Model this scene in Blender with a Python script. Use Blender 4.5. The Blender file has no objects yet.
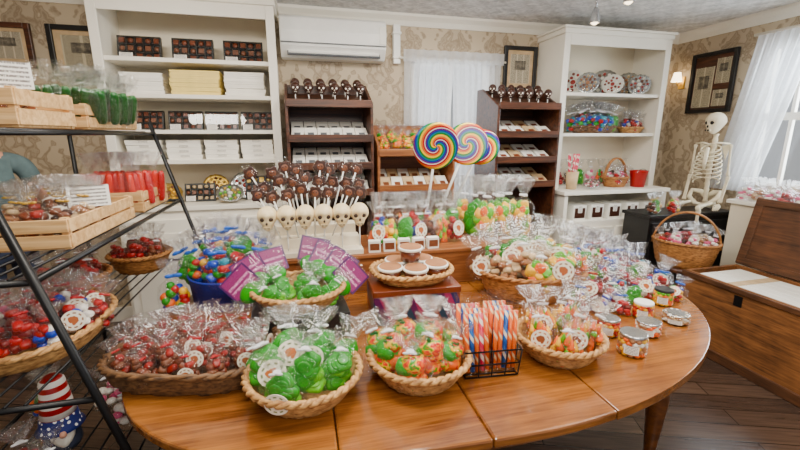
import bpy, bmesh, math, random
from math import *
from mathutils import Vector, Matrix, Quaternion
SC=bpy.context.scene; COL=SC.collection
R=random.Random(11)
# ------------------------------------------------------------ camera maths
H=1.55; F=400.; yaw=radians(14); pit=radians(12.7)
fw=Vector((sin(yaw)*cos(pit),cos(yaw)*cos(pit),-sin(pit))); rt=Vector((cos(yaw),-sin(yaw),0)); up=rt.cross(fw)
def ray(px,py): return fw+rt*((px-400)/F)+up*((225-py)/F)
def PZ(px,py,z):
    d=ray(px,py); t=(z-H)/d.z; return Vector((d.x*t,d.y*t,z))
def PY(px,py,Y):
    d=ray(px,py); t=Y/d.y; return Vector((d.x*t,Y,H+d.z*t))
def PX(px,py,X):
    d=ray(px,py); t=X/d.x; return Vector((X,d.y*t,H+d.z*t))
cam=bpy.data.cameras.new('camera'); co=bpy.data.objects.new('camera',cam); COL.objects.link(co)
cam.lens=18; cam.sensor_width=36; cam.clip_start=.02
m=Matrix.Identity(4)
for i in range(3): m[i][0]=rt[i]; m[i][1]=up[i]; m[i][2]=-fw[i]
m[2][3]=H; co.matrix_world=m; SC.camera=co
# ------------------------------------------------------------ materials
def lin(c):
    return tuple((v/255/12.92 if v/255<=.04045 else ((v/255+.055)/1.055)**2.4) for v in c)
def sat(c,k=1.08):
    c=lin(c); L=.3*c[0]+.6*c[1]+.1*c[2]; return tuple(min(1,max(0,L+k*(x-L))) for x in c)
class NT:
    def __init__(s,name):
        s.m=bpy.data.materials.new(name); s.m.use_nodes=True; s.t=s.m.node_tree
        s.b=s.t.nodes['Principled BSDF']; s.out=s.t.nodes['Material Output']
    def n(s,typ,**k):
        x=s.t.nodes.new('ShaderNode'+typ)
        for a,b in k.items(): setattr(x,a,b)
        return x
    def l(s,a,b): s.t.links.new(a,b)
    def mth(s,op,a,b=0.,c=None):
        x=s.n('Math',operation=op)
        for i,v in enumerate((a,b) if c is None else (a,b,c)):
            if isinstance(v,(int,float)): x.inputs[i].default_value=v
            else: s.l(v,x.inputs[i])
        return x.outputs[0]
    def ramp(s,fac,stops,interp='LINEAR'):
        r=s.n('ValToRGB'); cr=r.color_ramp; cr.interpolation=interp; e=cr.elements
        while len(e)>1: e.remove(e[-1])
        e[0].position=stops[0][0]; e[0].color=(*stops[0][1],1)
        for p,c in stops[1:]: q=e.new(p); q.color=(*c,1)
        s.l(fac,r.inputs[0]); return r.outputs[0]
    def coord(s,which='Object'):
        return s.n('TexCoord').outputs[which]
    def xyz(s,v):
        x=s.n('SeparateXYZ'); s.l(v,x.inputs[0]); return x.outputs
    def mapping(s,v,sc=(1,1,1),rot=(0,0,0)):
        x=s.n('Mapping'); x.inputs['Scale'].default_value=sc; x.inputs['Rotation'].default_value=rot; s.l(v,x.inputs[0]); return x.outputs[0]
    def noise(s,v,scale,detail=3,dist=0.):
        x=s.n('TexNoise'); x.inputs['Scale'].default_value=scale; x.inputs['Detail'].default_value=detail; x.inputs['Distortion'].default_value=dist
        s.l(v,x.inputs['Vector']); return x.outputs['Fac']
    def bump(s,h,strength,dist=.01):
        x=s.n('Bump'); x.inputs['Strength'].default_value=strength; x.inputs['Distance'].default_value=dist
        s.l(h,x.inputs['Height']); s.l(x.outputs[0],s.b.inputs['Normal']); return x.outputs[0]
    def set(s,**k):
        for a,v in k.items(): s.b.inputs[a.replace('_',' ')].default_value=v
def mat(name,c,rough=.5,metal=0.,var=.15,vs=18,bump=0.,bs=60,coat=0.,sub=0.,sa=1.):
    g=NT(name); c=sat(c,sa) if sa!=1. else lin(c); v=g.coord()
    f=g.noise(v,vs)
    col=g.ramp(f,[(.3,tuple(x*(1-var) for x in c)),(.7,tuple(min(1,x*(1+var)) for x in c))])
    g.l(col,g.b.inputs['Base Color']); g.set(Roughness=rough,Metallic=metal)
    g.b.inputs['Coat Weight'].default_value=coat; g.b.inputs['Subsurface Weight'].default_value=sub
    if bump: g.bump(g.noise(v,bs),bump)
    return g.m
def wood(name,dark,light,rough=.35,sc=(1.5,25,25),coat=0.,world=False,worn=False,fine=.25):
    g=NT(name); v=g.coord()
    if world: v=g.n('NewGeometry').outputs['Position']
    mv=g.mapping(v,sc); f=g.noise(mv,1.6,5,.6); f2=g.noise(mv,7,2)
    f=g.mth('ADD',g.mth('MULTIPLY',f,1-fine),g.mth('MULTIPLY',f2,fine))
    if worn: f=g.mth('ADD',g.mth('MULTIPLY',f,.65),g.mth('MULTIPLY',g.noise(v,5,5),.35))
    g.l(g.ramp(f,[(.36,lin(dark)),(.62,lin(light))]),g.b.inputs['Base Color'])
    g.set(Roughness=rough); g.b.inputs['Coat Weight'].default_value=coat; g.b.inputs['Coat Roughness'].default_value=.1
    g.bump(f,.05); return g.m
def emis(name,c,st):
    g=NT(name); g.b.inputs['Emission Color'].default_value=(*lin(c),1); g.b.inputs['Emission Strength'].default_value=st
    return g.m
def cello(name,tint=(255,255,255),base=.012,mx=.22,rough=.04,haze=.003,bs=11,bst=.9):
    g=NT(name); g.t.nodes.remove(g.b)
    tr=g.n('BsdfTransparent'); tr.inputs[0].default_value=(*lin(tint),1)
    gl=g.n('BsdfGlossy'); gl.inputs['Roughness'].default_value=rough
    df=g.n('BsdfDiffuse'); df.inputs[0].default_value=(.9,.92,.95,1)
    bp=g.n('Bump'); bp.inputs['Strength'].default_value=bst; bp.inputs['Distance'].default_value=.03
    g.l(g.noise(g.coord(),bs,2,.8),bp.inputs['Height']); g.l(bp.outputs[0],gl.inputs['Normal'])
    lw=g.n('LayerWeight'); lw.inputs[0].default_value=.3; g.l(bp.outputs[0],lw.inputs['Normal'])
    fac=g.mth('ADD',g.mth('MULTIPLY',lw.outputs['Facing'],mx),base)
    m1=g.n('MixShader'); m1.inputs[0].default_value=haze; g.l(tr.outputs[0],m1.inputs[1]); g.l(df.outputs[0],m1.inputs[2])
    m2=g.n('MixShader'); g.l(fac,m2.inputs[0]); g.l(m1.outputs[0],m2.inputs[1]); g.l(gl.outputs[0],m2.inputs[2])
    g.l(m2.outputs[0],g.out.inputs[0]); return g.m
def sheer(name):
    g=NT(name); g.t.nodes.remove(g.b)
    tr=g.n('BsdfTransparent'); tl=g.n('BsdfTranslucent'); tl.inputs[0].default_value=(.9,.92,.95,1)
    df=g.n('BsdfDiffuse'); df.inputs[0].default_value=(.85,.86,.88,1)
    f=g.noise(g.coord(),30,2)
    a=g.n('MixShader'); a.inputs[0].default_value=.55; g.l(df.outputs[0],a.inputs[1]); g.l(tl.outputs[0],a.inputs[2])
    b=g.n('MixShader'); g.l(g.mth('ADD',g.mth('MULTIPLY',f,.2),.16),b.inputs[0]); g.l(a.outputs[0],b.inputs[1]); g.l(tr.outputs[0],b.inputs[2])
    g.l(b.outputs[0],g.out.inputs[0]); return g.m
def wallpaper():
    g=NT('damask_wallpaper'); P=g.n('NewGeometry').outputs['Position']; p=g.xyz(P)
    n1=g.mth('MULTIPLY',g.mth('SUBTRACT',g.noise(P,7,2),.5),.1); n2=g.mth('MULTIPLY',g.mth('SUBTRACT',g.noise(g.mapping(P,(1,1,1),(.7,.4,.2)),8,2),.5),.1)
    u=g.mth('ADD',g.mth('ADD',p[0],p[1]),n1); a=g.mth('MULTIPLY',u,2*pi/.46); b=g.mth('MULTIPLY',g.mth('ADD',p[2],n2),2*pi/.6)
    c=lambda k,v:g.mth('COSINE',g.mth('MULTIPLY',v,float(k))); s=lambda k,v:g.mth('SINE',g.mth('MULTIPLY',v,float(k)))
    mu=lambda x,y:g.mth('MULTIPLY',x,y); ad=lambda x,y:g.mth('ADD',x,y)
    f=mu(mu(c(1,a),c(1,b)),.9)
    f=ad(f,mu(mu(c(3,a),c(2,b)),.5)); f=ad(f,mu(mu(c(5,a),c(4,b)),.42)); f=ad(f,mu(mu(s(3,b),c(2,a)),.4)); f=ad(f,mu(mu(s(7,b),c(6,a)),.3))
    nz=g.noise(P,26,3)
    f=ad(f,mu(g.mth('SUBTRACT',nz,.5),1.1))
    f=ad(mu(f,.25),.5)
    col=g.ramp(f,[(.44,lin((196,178,150))),(.52,lin((150,130,104))),(.57,lin((178,160,134))),(.66,lin((148,128,102))),(.73,lin((186,168,142)))])
    g.l(col,g.b.inputs['Base Color']); g.set(Roughness=.6); return g.m
def floorm():
    g=NT('dark_plank_floor'); v=g.mapping(g.n('NewGeometry').outputs['Position'],(1,1,1),(0,0,radians(20)))
    br=g.n('TexBrick'); br.inputs['Scale'].default_value=1; br.inputs['Brick Width'].default_value=1.1; br.inputs['Row Height'].default_value=.13
    br.inputs['Mortar Size'].default_value=.003; br.inputs['Color1'].default_value=(*lin((96,76,62)),1); br.inputs['Color2'].default_value=(*lin((64,50,42)),1); br.inputs['Mortar'].default_value=(.01,.008,.006,1)
    g.l(v,br.inputs['Vector']); n=g.noise(g.mapping(v,(2,30,1)),2,5,.5)
    mx=g.n('MixRGB',blend_type='MULTIPLY'); mx.inputs[0].default_value=.7; g.l(br.outputs[0],mx.inputs[1]); g.l(g.ramp(n,[(.3,(.45,.42,.4)),(.7,(1.3,1.2,1.15))]),mx.inputs[2])
    g.l(mx.outputs[0],g.b.inputs['Base Color']); g.set(Roughness=.26); g.bump(n,.1); return g.m
def ceilm():
    g=NT('embossed_ceiling'); P=g.n('NewGeometry').outputs['Position']; p=g.xyz(P); n=g.noise(P,16,4,1.2)
    s=lambda v,k:g.mth('SINE',g.mth('MULTIPLY',v,k)); e=g.mth('MULTIPLY',s(p[0],31.),s(p[1],31.)); e2=g.mth('MULTIPLY',s(p[0],93.),s(p[1],93.))
    f=g.mth('ADD',g.mth('MULTIPLY',g.mth('ADD',e,g.mth('MULTIPLY',e2,.5)),.1),n)
    g.l(g.ramp(f,[(.3,lin((194,193,192))),(.7,lin((238,237,236)))]),g.b.inputs['Base Color']); g.set(Roughness=.6); g.bump(f,.6,.02); return g.m
def helix(name,cols,twist,arms=1):
    g=NT(name); p=g.xyz(g.coord()); th=g.mth('DIVIDE',g.mth('ARCTAN2',p[1],p[0]),2*pi)
    f=g.mth('FRACT',g.mth('ADD',g.mth('MULTIPLY',th,float(arms)),g.mth('MULTIPLY',p[2],twist)))
    g.l(g.ramp(f,[(i/len(cols),sat(c)) for i,c in enumerate(cols)],'CONSTANT'),g.b.inputs['Base Color']); g.set(Roughness=.3); return g.m
def bands(name,cols,sc,axis=0,diag=0.):
    g=NT(name); p=g.xyz(g.coord()); f=g.mth('FRACT',g.mth('ADD',g.mth('MULTIPLY',p[axis],sc),g.mth('MULTIPLY',p[2],diag)))
    g.l(g.ramp(f,[(i/len(cols),sat(c)) for i,c in enumerate(cols)],'CONSTANT'),g.b.inputs['Base Color']); g.set(Roughness=.35); return g.m
def mottle(name,cols,sc):
    g=NT(name); v=g.coord(); f=g.noise(v,sc,1,.5)
    k=len(cols); g.l(g.ramp(f,[(.3+.4*i/k,sat(c)) for i,c in enumerate(cols)],'CONSTANT'),g.b.inputs['Base Color']); g.set(Roughness=.3); return g.m
def starband():
    g=NT('blue_star_fabric'); v=g.coord(); vo=g.n('TexVoronoi'); vo.inputs['Scale'].default_value=55; vo.inputs['Randomness'].default_value=.3; g.l(v,vo.inputs['Vector'])
    g.l(g.ramp(vo.outputs['Distance'],[(0,(.9,.9,.9)),(.3,lin((20,36,110)))],'CONSTANT'),g.b.inputs['Base Color']); g.set(Roughness=.7); return g.m
def swirl():
    g=NT('rainbow_swirl_candy'); p=g.xyz(g.coord()); th=g.mth('DIVIDE',g.mth('ARCTAN2',p[2],p[0]),2*pi)
    r=g.mth('SQRT',g.mth('ADD',g.mth('MULTIPLY',p[0],p[0]),g.mth('MULTIPLY',p[2],p[2])))
    f=g.mth('FRACT',g.mth('ADD',g.mth('MULTIPLY',th,2.),g.mth('MULTIPLY',r,14.)))
    cols=[(166,6,12),(214,96,0),(232,190,0),(14,116,30),(0,110,120),(6,40,140),(86,14,104),(222,210,196)]
    ps=[0,.14,.28,.43,.58,.68,.8,.93]
    g.l(g.ramp(f,[(p_,lin(c)) for p_,c in zip(ps,cols)],'CONSTANT'),g.b.inputs['Base Color']); g.set(Roughness=.25); return g.m
def stickerm(name,ring,ctr):
    g=NT(name); v=g.coord(); p=g.xyz(v)
    r=g.mth('SQRT',g.mth('ADD',g.mth('MULTIPLY',p[0],p[0]),g.mth('MULTIPLY',p[2],p[2])))
    f=g.mth('DIVIDE',r,.18)
    fe=g.mth('ADD',f,g.mth('MULTIPLY',g.mth('SUBTRACT',g.noise(v,14,2),.5),.7))
    em=g.mth('LESS_THAN',fe,.42)
    th=g.mth('MULTIPLY',g.mth('ARCTAN2',p[2],p[0]),9.)
    dash=g.mth('GREATER_THAN',g.mth('SINE',th),-.2); band=g.mth('LESS_THAN',g.mth('ABSOLUTE',g.mth('SUBTRACT',f,.72)),.07)
    ink=g.mth('MULTIPLY',g.mth('MULTIPLY',dash,band),.5)
    k=g.mth('MAXIMUM',em,ink)
    g.l(g.ramp(k,[(0,lin((242,234,214))),(.25,lin(ring)),(.75,lin(ctr))],'CONSTANT'),g.b.inputs['Base Color']); g.set(Roughness=.4); return g.m
def printm(name,paper,ink,ls=38,cols=3.,photo=True):
    g=NT(name); v=g.coord('Generated'); p=g.xyz(v)
    ln=g.mth('GREATER_THAN',g.mth('FRACT',g.mth('MULTIPLY',p[2],float(ls))),.5)
    n=g.mth('GREATER_THAN',g.noise(g.mapping(v,(60,1,ls)),1,1),.42)
    gut=g.mth('LESS_THAN',g.mth('ABSOLUTE',g.mth('SUBTRACT',g.mth('FRACT',g.mth('MULTIPLY',p[0],cols)),.5)),.42)
    f=g.mth('MULTIPLY',g.mth('MULTIPLY',ln,n),gut)
    if photo:
        a=g.mth('MULTIPLY',g.mth('LESS_THAN',g.mth('ABSOLUTE',g.mth('SUBTRACT',p[0],.5)),.28),g.mth('LESS_THAN',g.mth('ABSOLUTE',g.mth('SUBTRACT',p[2],.62)),.16))
        f=g.mth('MAXIMUM',f,g.mth('MULTIPLY',a,g.mth('MULTIPLY',g.noise(v,7,3),1.5)))
    g.l(g.ramp(f,[(0,lin(paper)),(1,lin(ink))]),g.b.inputs['Base Color']); g.set(Roughness=.5); return g.m
def cardm():
    g=NT('purple_card_print'); v=g.coord('Generated'); p=g.xyz(v)
    ed=g.mth('MAXIMUM',g.mth('ABSOLUTE',g.mth('SUBTRACT',p[0],.5)),g.mth('ABSOLUTE',g.mth('SUBTRACT',p[2],.5)))
    n=g.noise(g.mapping(v,(26,1,14)),1,2)
    band=g.mth('MULTIPLY',g.mth('LESS_THAN',g.mth('ABSOLUTE',g.mth('SUBTRACT',p[2],.5)),.2),g.mth('GREATER_THAN',g.mth('FRACT',g.mth('MULTIPLY',p[2],5.)),.5))
    f=g.mth('MULTIPLY',g.mth('MULTIPLY',g.mth('GREATER_THAN',n,.48),band),g.mth('LESS_THAN',ed,.4))
    f=g.mth('ADD',f,g.mth('MULTIPLY',g.mth('GREATER_THAN',ed,.44),.5))
    g.l(g.ramp(f,[(0,lin((132,30,98))),(.5,lin((70,18,84))),(1,lin((214,150,188)))]),g.b.inputs['Base Color']); g.set(Roughness=.35); return g.m
def wickerm(name,a,b):
    g=NT(name); v=g.coord(); f=g.noise(g.mapping(v,(40,40,120)),1,3)
    g.l(g.ramp(f,[(.3,lin(a)),(.7,lin(b))]),g.b.inputs['Base Color']); g.set(Roughness=.6); return g.m
M={}
M['paper']=wallpaper(); M['floor']=floorm(); M['ceil']=ceilm()
M['white']=mat('white_painted_wood',(242,236,222),.45,var=.03,vs=4)
M['wshelf']=mat('cream_shelf_interior',(232,221,198),.5,var=.03,vs=4)
M['plastic']=mat('white_plastic',(244,243,238),.35,var=.02)
M['grey']=mat('grey_plastic',(96,100,104),.5)
M['black']=mat('black_metal',(18,18,20),.38,.3)
M['blackw']=mat('black_painted_wood',(20,19,20),.4)
M['dwood']=wood('dark_walnut',(46,24,14),(94,52,30),.35)
M['owood']=wood('orange_pine',(112,62,28),(156,96,50),.4)
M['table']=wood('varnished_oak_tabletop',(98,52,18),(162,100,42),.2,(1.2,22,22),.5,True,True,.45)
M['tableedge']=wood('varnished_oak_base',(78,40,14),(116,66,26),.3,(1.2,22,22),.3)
M['crate']=wood('pale_crate_wood',(196,146,88),(234,194,136),.55)
M['chest']=wood('worn_chest_wood',(66,36,16),(154,98,50),.55,(14,1.2,14),0,False,True,.5)
M['chestd']=wood('dark_chest_lid',(44,26,14),(104,64,36),.5,(14,1.2,14),0,False,True,.5)
M['wickl']=wickerm('light_wicker',(140,92,46),(222,172,106)); M['wickd']=wickerm('dark_wicker',(62,40,24),(136,96,58)); M['wickm']=wickerm('honey_wicker',(116,68,28),(194,132,68))
M['blue']=mat('blue_fabric',(14,38,140),.7,bump=.3,sa=1.1)
M['cello']=cello('clear_cellophane'); M['glass']=cello('clear_glass',(252,253,253),.02,.3,.03,.0,3,.1); M['cellow']=cello('frosted_cellophane',(255,255,255),.02,.3,.1,.05); M['cellof']=cello('gathered_cellophane_top',(255,255,255),.03,.44,.03,.014,18,1.)
M['sheer']=sheer('sheer_white_curtain')
M['paperw']=mat('white_card',(244,240,230),.5,var=.03); M['cream']=mat('cream_card',(240,214,120),.5,var=.05)
M['kraft']=mat('kraft_lid',(168,112,70),.6); M['tan']=mat('tan_card',(204,174,132),.55)
M['choc']=mat('dark_chocolate',(60,30,17),.35,var=.3,vs=60); M['milk']=mat('milk_chocolate',(118,66,38),.4,var=.2,vs=60)
for n,c in dict(red=(172,12,14),dred=(112,18,16),orange=(232,104,4),yellow=(238,184,4),green=(40,138,30),lime=(98,176,36),dgreen=(12,84,22),fgreen=(24,70,26),bluec=(14,58,170),purple=(90,26,124),pink=(222,100,140),magenta=(160,14,104),teal=(8,124,146),brown=(112,54,32),rose=(150,36,26),scarlet=(204,52,12)).items():
    M[n]=mat(n+'_candy',c,.3,var=.12,vs=25,sa=1.1)
M['mot1']=mottle('mottled_orange_candy',[(190,20,14),(232,100,4),(238,170,4),(232,100,4),(60,140,30)],9); M['mot2']=mottle('mottled_red_yellow_candy',[(232,96,4),(200,30,14),(238,180,10),(60,140,30),(200,50,10)],8)
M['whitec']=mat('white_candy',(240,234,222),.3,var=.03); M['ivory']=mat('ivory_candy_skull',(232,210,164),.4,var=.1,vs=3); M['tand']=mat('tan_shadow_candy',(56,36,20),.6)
M['gold']=mat('gold_foil',(212,170,70),.3,.7); M['silver']=mat('silver_metal',(196,198,200),.25,.9); M['ribbon']=mat('red_ribbon',(180,12,20),.35); M['wribbon']=mat('white_ribbon',(236,236,240),.35); M['bribbon']=mat('blue_ribbon',(30,96,200),.35)
M['swirl']=swirl(); M['stick']=mat('white_paper_stick',(238,236,230),.5,var=.02)
M['st_b']=stickerm('brown_emblem_sticker',(150,104,66),(176,92,40)); M['st_g']=stickerm('orange_emblem_sticker',(120,130,80),(200,104,40)); M['st_o']=stickerm('dark_emblem_sticker',(190,110,50),(140,74,36))
M['news']=printm('newspaper_clipping',(206,194,168),(60,54,48)); M['news2']=printm('article_page',(196,184,154),(50,44,40),44,2.)
M['lblprint']=printm('printed_label',(244,240,232),(120,112,106),6,1.,False); M['cardprint']=cardm()
M['boxprint']=bands('colourful_box_print',[(84,24,76),(150,44,90),(44,36,90),(120,50,26),(28,60,80)],7.,0,3.)
M['hx_o']=helix('orange_stripe_candy_stick',[(234,108,8),(240,206,160),(222,84,0),(234,108,8),(234,108,8)],14.); M['hx_b']=helix('blue_stripe_candy_stick',[(20,90,170),(236,228,214),(30,104,184),(16,70,150)],14.); M['hx_p']=helix('pink_stripe_candy_stick',[(214,40,84),(244,226,214),(226,90,110)],16.)
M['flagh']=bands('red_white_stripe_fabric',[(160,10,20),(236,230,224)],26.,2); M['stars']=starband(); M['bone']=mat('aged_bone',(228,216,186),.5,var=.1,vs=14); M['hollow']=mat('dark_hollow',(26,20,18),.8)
M['skin']=mat('skin',(206,150,124),.5,var=.05); M['teal_shirt']=mat('grey_teal_cotton',(92,112,114),.9,bump=.4,bs=14); M['jeans']=mat('dark_denim',(40,48,70),.8); M['hair']=mat('brown_hair',(80,52,34),.5,bump=.5,bs=90)
M['lens']=emis('warm_lamp_glow',(255,226,180),6.)
# ------------------------------------------------------------ mesh builder
class MB:
    def __init__(s): s.v=[]; s.f=[]; s.mi=[]; s.sm=[]
    def add(s,vs,fs,mi=0,sm=False,X=None):
        b=len(s.v)
        if X is not None: vs=[X@Vector(p) for p in vs]
        s.v+=[tuple(p) for p in vs]
        for f in fs: s.f.append([i+b for i in f]); s.mi.append(mi); s.sm.append(sm)
    def box(s,c,d,mi=0,X=None,rot=None):
        x,y,z=[q/2 for q in d]; vs=[(a*x,b*y,e*z) for a in(-1,1) for b in(-1,1) for e in(-1,1)]
        T=Matrix.Translation(c)
        if rot: T=T@(Matrix.Rotation(rot[2],4,'Z')@Matrix.Rotation(rot[1],4,'Y')@Matrix.Rotation(rot[0],4,'X'))
        if X is not None: T=X@T
        s.add(vs,[(0,1,3,2),(4,6,7,5),(0,4,5,1),(2,3,7,6),(0,2,6,4),(1,5,7,3)],mi,False,T)
    def b2(s,x0,x1,y0,y1,z0,z1,mi=0): s.box(((x0+x1)/2,(y0+y1)/2,(z0+z1)/2),(abs(x1-x0),abs(y1-y0),abs(z1-z0)),mi)
    def lathe(s,prof,seg=24,mi=0,fn=None,sx=1.,sy=1.,X=None,cap=(True,True),sm=True,c=(0,0,0)):
        vs=[];fs=[];n=len(prof)
        for i,(r,z) in enumerate(prof):
            for j in range(seg):
                t=2*pi*j/seg; k=fn(t,i) if fn else 1.
                vs.append((c[0]+r*k*cos(t)*sx,c[1]+r*k*sin(t)*sy,c[2]+z))
        for i in range(n-1):
            for j in range(seg):
                q=(j+1)%seg; fs.append((i*seg+j,i*seg+q,(i+1)*seg+q,(i+1)*seg+j))
        s.add(vs,fs,mi,sm,X)
        b=len(s.v)-n*seg
        if cap[0]: s.f.append([b+j for j in reversed(range(seg))]); s.mi.append(mi); s.sm.append(False)
        if cap[1]: s.f.append([b+(n-1)*seg+j for j in range(seg)]); s.mi.append(mi); s.sm.append(False)
    def ell(s,c,r,u=10,v=6,mi=0,X=None,fn=None):
        vs=[(0,0,-1)]
        for i in range(1,v):
            p=pi*i/v-pi/2
            for j in range(u):
                t=2*pi*j/u; vs.append((cos(p)*cos(t),cos(p)*sin(t),sin(p)))
        vs.append((0,0,1)); top=len(vs)-1
        if fn: vs=[fn(*q) for q in vs]
        vs=[(c[0]+x*r[0],c[1]+y*r[1],c[2]+z*r[2]) for x,y,z in vs]
        fs=[]
        for j in range(u):
            q=(j+1)%u; fs.append((0,1+q,1+j)); fs.append((top,1+(v-2)*u+j,1+(v-2)*u+q))
            for i in range(v-2): fs.append((1+i*u+j,1+i*u+q,1+(i+1)*u+q,1+(i+1)*u+j))
        s.add(vs,fs,mi,True,X)
    def tube(s,pts,r,seg=6,closed=False,mi=0,X=None):
        pts=[Vector(p) for p in pts]; n=len(pts); vs=[];fs=[]
        rr=r if isinstance(r,(list,tuple)) else [r]*n
        prev=None
        for i in range(n):
            a=pts[(i-1)%n] if (closed or i>0) else pts[i]; b=pts[(i+1)%n] if (closed or i<n-1) else pts[i]
            d=(b-a).normalized()
            if prev is None:
                q=Vector((0,0,1)) if abs(d.z)<.9 else Vector((1,0,0)); e=d.cross(q).normalized()
            else: e=(prev-d*prev.dot(d)).normalized()
            prev=e; g=d.cross(e)
            for j in range(seg):
                t=2*pi*j/seg; vs.append(pts[i]+(e*cos(t)+g*sin(t))*rr[i])
        for i in range(n if closed else n-1):
            k=(i+1)%n
            for j in range(seg):
                q=(j+1)%seg; fs.append((i*seg+j,i*seg+q,k*seg+q,k*seg+j))
        if not closed: fs.append(tuple(reversed(range(seg)))); fs.append(tuple((n-1)*seg+j for j in range(seg)))
        s.add(vs,fs,mi,True,X)
    def prism(s,poly,z0,z1,mi=0,X=None):
        n=len(poly); vs=[(x,y,z0) for x,y in poly]+[(x,y,z1) for x,y in poly]
        fs=[tuple(reversed(range(n))),tuple(range(n,2*n))]+[(i,(i+1)%n,n+(i+1)%n,n+i) for i in range(n)]
        s.add(vs,fs,mi,False,X)
    def sheet(s,fn,nu,nv,mi=0):
        vs=[fn(i/nu,j/nv) for j in range(nv+1) for i in range(nu+1)]
        s.add(vs,[(j*(nu+1)+i,j*(nu+1)+i+1,(j+1)*(nu+1)+i+1,(j+1)*(nu+1)+i) for j in range(nv) for i in range(nu)],mi,True)
    def mesh(s,name,mats):
        me=bpy.data.meshes.new(name); me.from_pydata(s.v,[],s.f)
        for x in mats: me.materials.append(x)
        me.polygons.foreach_set('material_index',s.mi); me.polygons.foreach_set('use_smooth',s.sm); me.update(); return me
MESH={}
def part(name,fn,mats,parent=None,key=None,loc=None,rot=None,sc=None,bev=0.,label=None,kind=None):
    if not isinstance(mats,(list,tuple)): mats=[mats]
    mats=[M[x] if isinstance(x,str) else x for x in mats]
    if key is not None and key in MESH: me=MESH[key]
    else:
        mb=MB(); fn(mb); me=mb.mesh(name,mats)
        if key is not None: MESH[key]=me
    o=bpy.data.objects.new(name,me); COL.objects.link(o); o.parent=parent
    if loc is not None: o.location=loc
    if rot is not None: o.rotation_euler=rot if isinstance(rot,(tuple,list)) else (0,0,rot)
    if sc is not None: o.scale=sc
    if bev:
        b=o.modifiers.new('bevel','BEVEL'); b.width=bev; b.segments=2; b.limit_method='ANGLE'; b.angle_limit=radians(40)
    if label: o['label']=label
    if kind: o['kind']=kind
    return o
def tag(o,label,cat,group=None):
    o['label']=label; o['category']=cat
    if group: o['group']=group
    return o
def thing(name,label,cat,loc=(0,0,0),rot=0.,group=None,sc=None):
    o=bpy.data.objects.new(name,None); o.empty_display_size=.05; COL.objects.link(o); o.location=loc
    o.rotation_euler=rot if isinstance(rot,(tuple,list)) or hasattr(rot,'order') else (0,0,rot)
    if sc is not None: o.scale=sc if isinstance(sc,(tuple,list)) else (sc,sc,sc)
    return tag(o,label,cat,group)
def struct(name,fn,mats,parent=None,bev=0.):
    o=part(name,fn,mats,parent,bev=bev)
    if parent is None: o['kind']='structure'
    return o
def face(x,y): return atan2(-x,y)
ORD=['bottom','second','third','fourth','fifth','sixth','seventh','eighth']
# ------------------------------------------------------------ room
WY=3.65; WX=3.9; WL=-2.5; CZ=2.56; Y0=-2.0
wx0,wx1,wz0,wz1=1.02,1.78,.95,2.2
def f(b):
    for a in ((WL-.1,wx0,0,CZ),(wx1,WX+.1,0,CZ),(wx0,wx1,0,wz0),(wx0,wx1,wz1,CZ)): b.b2(a[0],a[1],WY,WY+.1,a[2],a[3])
struct('wall_back',f,'paper')
ry0,ry1,rz0,rz1=1.35,2.75,1.12,2.28
def f(b):
    for a in ((Y0,ry0,0,CZ),(ry1,WY,0,CZ),(ry0,ry1,0,rz0),(ry0,ry1,rz1,CZ)): b.b2(WX,WX+.1,a[0],a[1],a[2],a[3])
struct('wall_right',f,'paper')
struct('wall_left',lambda b:b.b2(WL-.1,WL,Y0,WY,0,CZ),'paper')
struct('floor',lambda b:b.b2(WL,WX,Y0,WY,-.1,0),'floor')
struct('ceiling',lambda b:b.b2(WL-.1,WX+.1,Y0,WY+.1,CZ,CZ+.1),'ceil')
def crown(b,x0,y0,x1,y1,nx,ny):
    prof=[(0,0),(0,-.09),(.015,-.09),(.03,-.05),(.06,-.02),(.065,0)]
    n=len(prof); vs=[(x0+nx*p,y0+ny*p,CZ+q) for p,q in prof]+[(x1+nx*p,y1+ny*p,CZ+q) for p,q in prof]
    b.add(vs,[(i,(i+1)%n,n+(i+1)%n,n+i) for i in range(n)]+[tuple(range(n)),tuple(range(2*n-1,n-1,-1))])
struct('trim_1',lambda b:crown(b,WL,WY,WX,WY,0,-1),'white')
struct('trim_2',lambda b:crown(b,WX,Y0,WX,WY,-1,0),'white')
struct('baseboard_right',lambda b:b.b2(WX-.02,WX,Y0,WY-.02,0,.12),'white')
struct('baseboard_back',lambda b:b.b2(WL,WX,WY-.02,WY,0,.12),'white')
def winframe(b,w,h,n=1):
    for x in (-w/2,w/2): b.box((x,0,0),(.07,.05,h+.07))
    for z in (-h/2,h/2,0): b.box((0,0,z),(w,.05,.06))
    for i in range(1,n+1): b.box((-w/2+w*i/(n+1),0,0),(.025,.03,h))
w=struct('window_1',lambda b:winframe(b,wx1-wx0,wz1-wz0),'white'); w.location=((wx0+wx1)/2,WY+.05,(wz0+wz1)/2)
part('pane',lambda b:b.box((0,0,0),(wx1-wx0,.006,wz1-wz0)),'glass',w)
w=struct('window_2',lambda b:winframe(b,ry1-ry0,rz1-rz0,5),'white'); w.location=(WX+.05,(ry0+ry1)/2,(rz0+rz1)/2); w.rotation_euler=(0,0,pi/2)
part('pane',lambda b:b.box((0,0,0),(ry1-ry0,.006,rz1-rz0)),'glass',w)
def curtain(root,a0,a1,zt,zb,folds,amp,phase,edge0,edge1,axis):
    def fn(u,v):
        s0=a0+edge0(v); s1=a1+edge1(v); s=s0+(s1-s0)*u
        d=amp*(.6+.6*v)*sin(2*pi*folds*u+phase+.4*sin(5*v))+.3*amp*sin(2*pi*folds*2.3*u+1.7*v)
        z=zt+(zb-zt)*v
        return (s,d,z) if axis=='x' else (d,s,z)
    part('curtain_panel',lambda b:b.sheet(fn,folds*9,14),'sheer',root)
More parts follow.
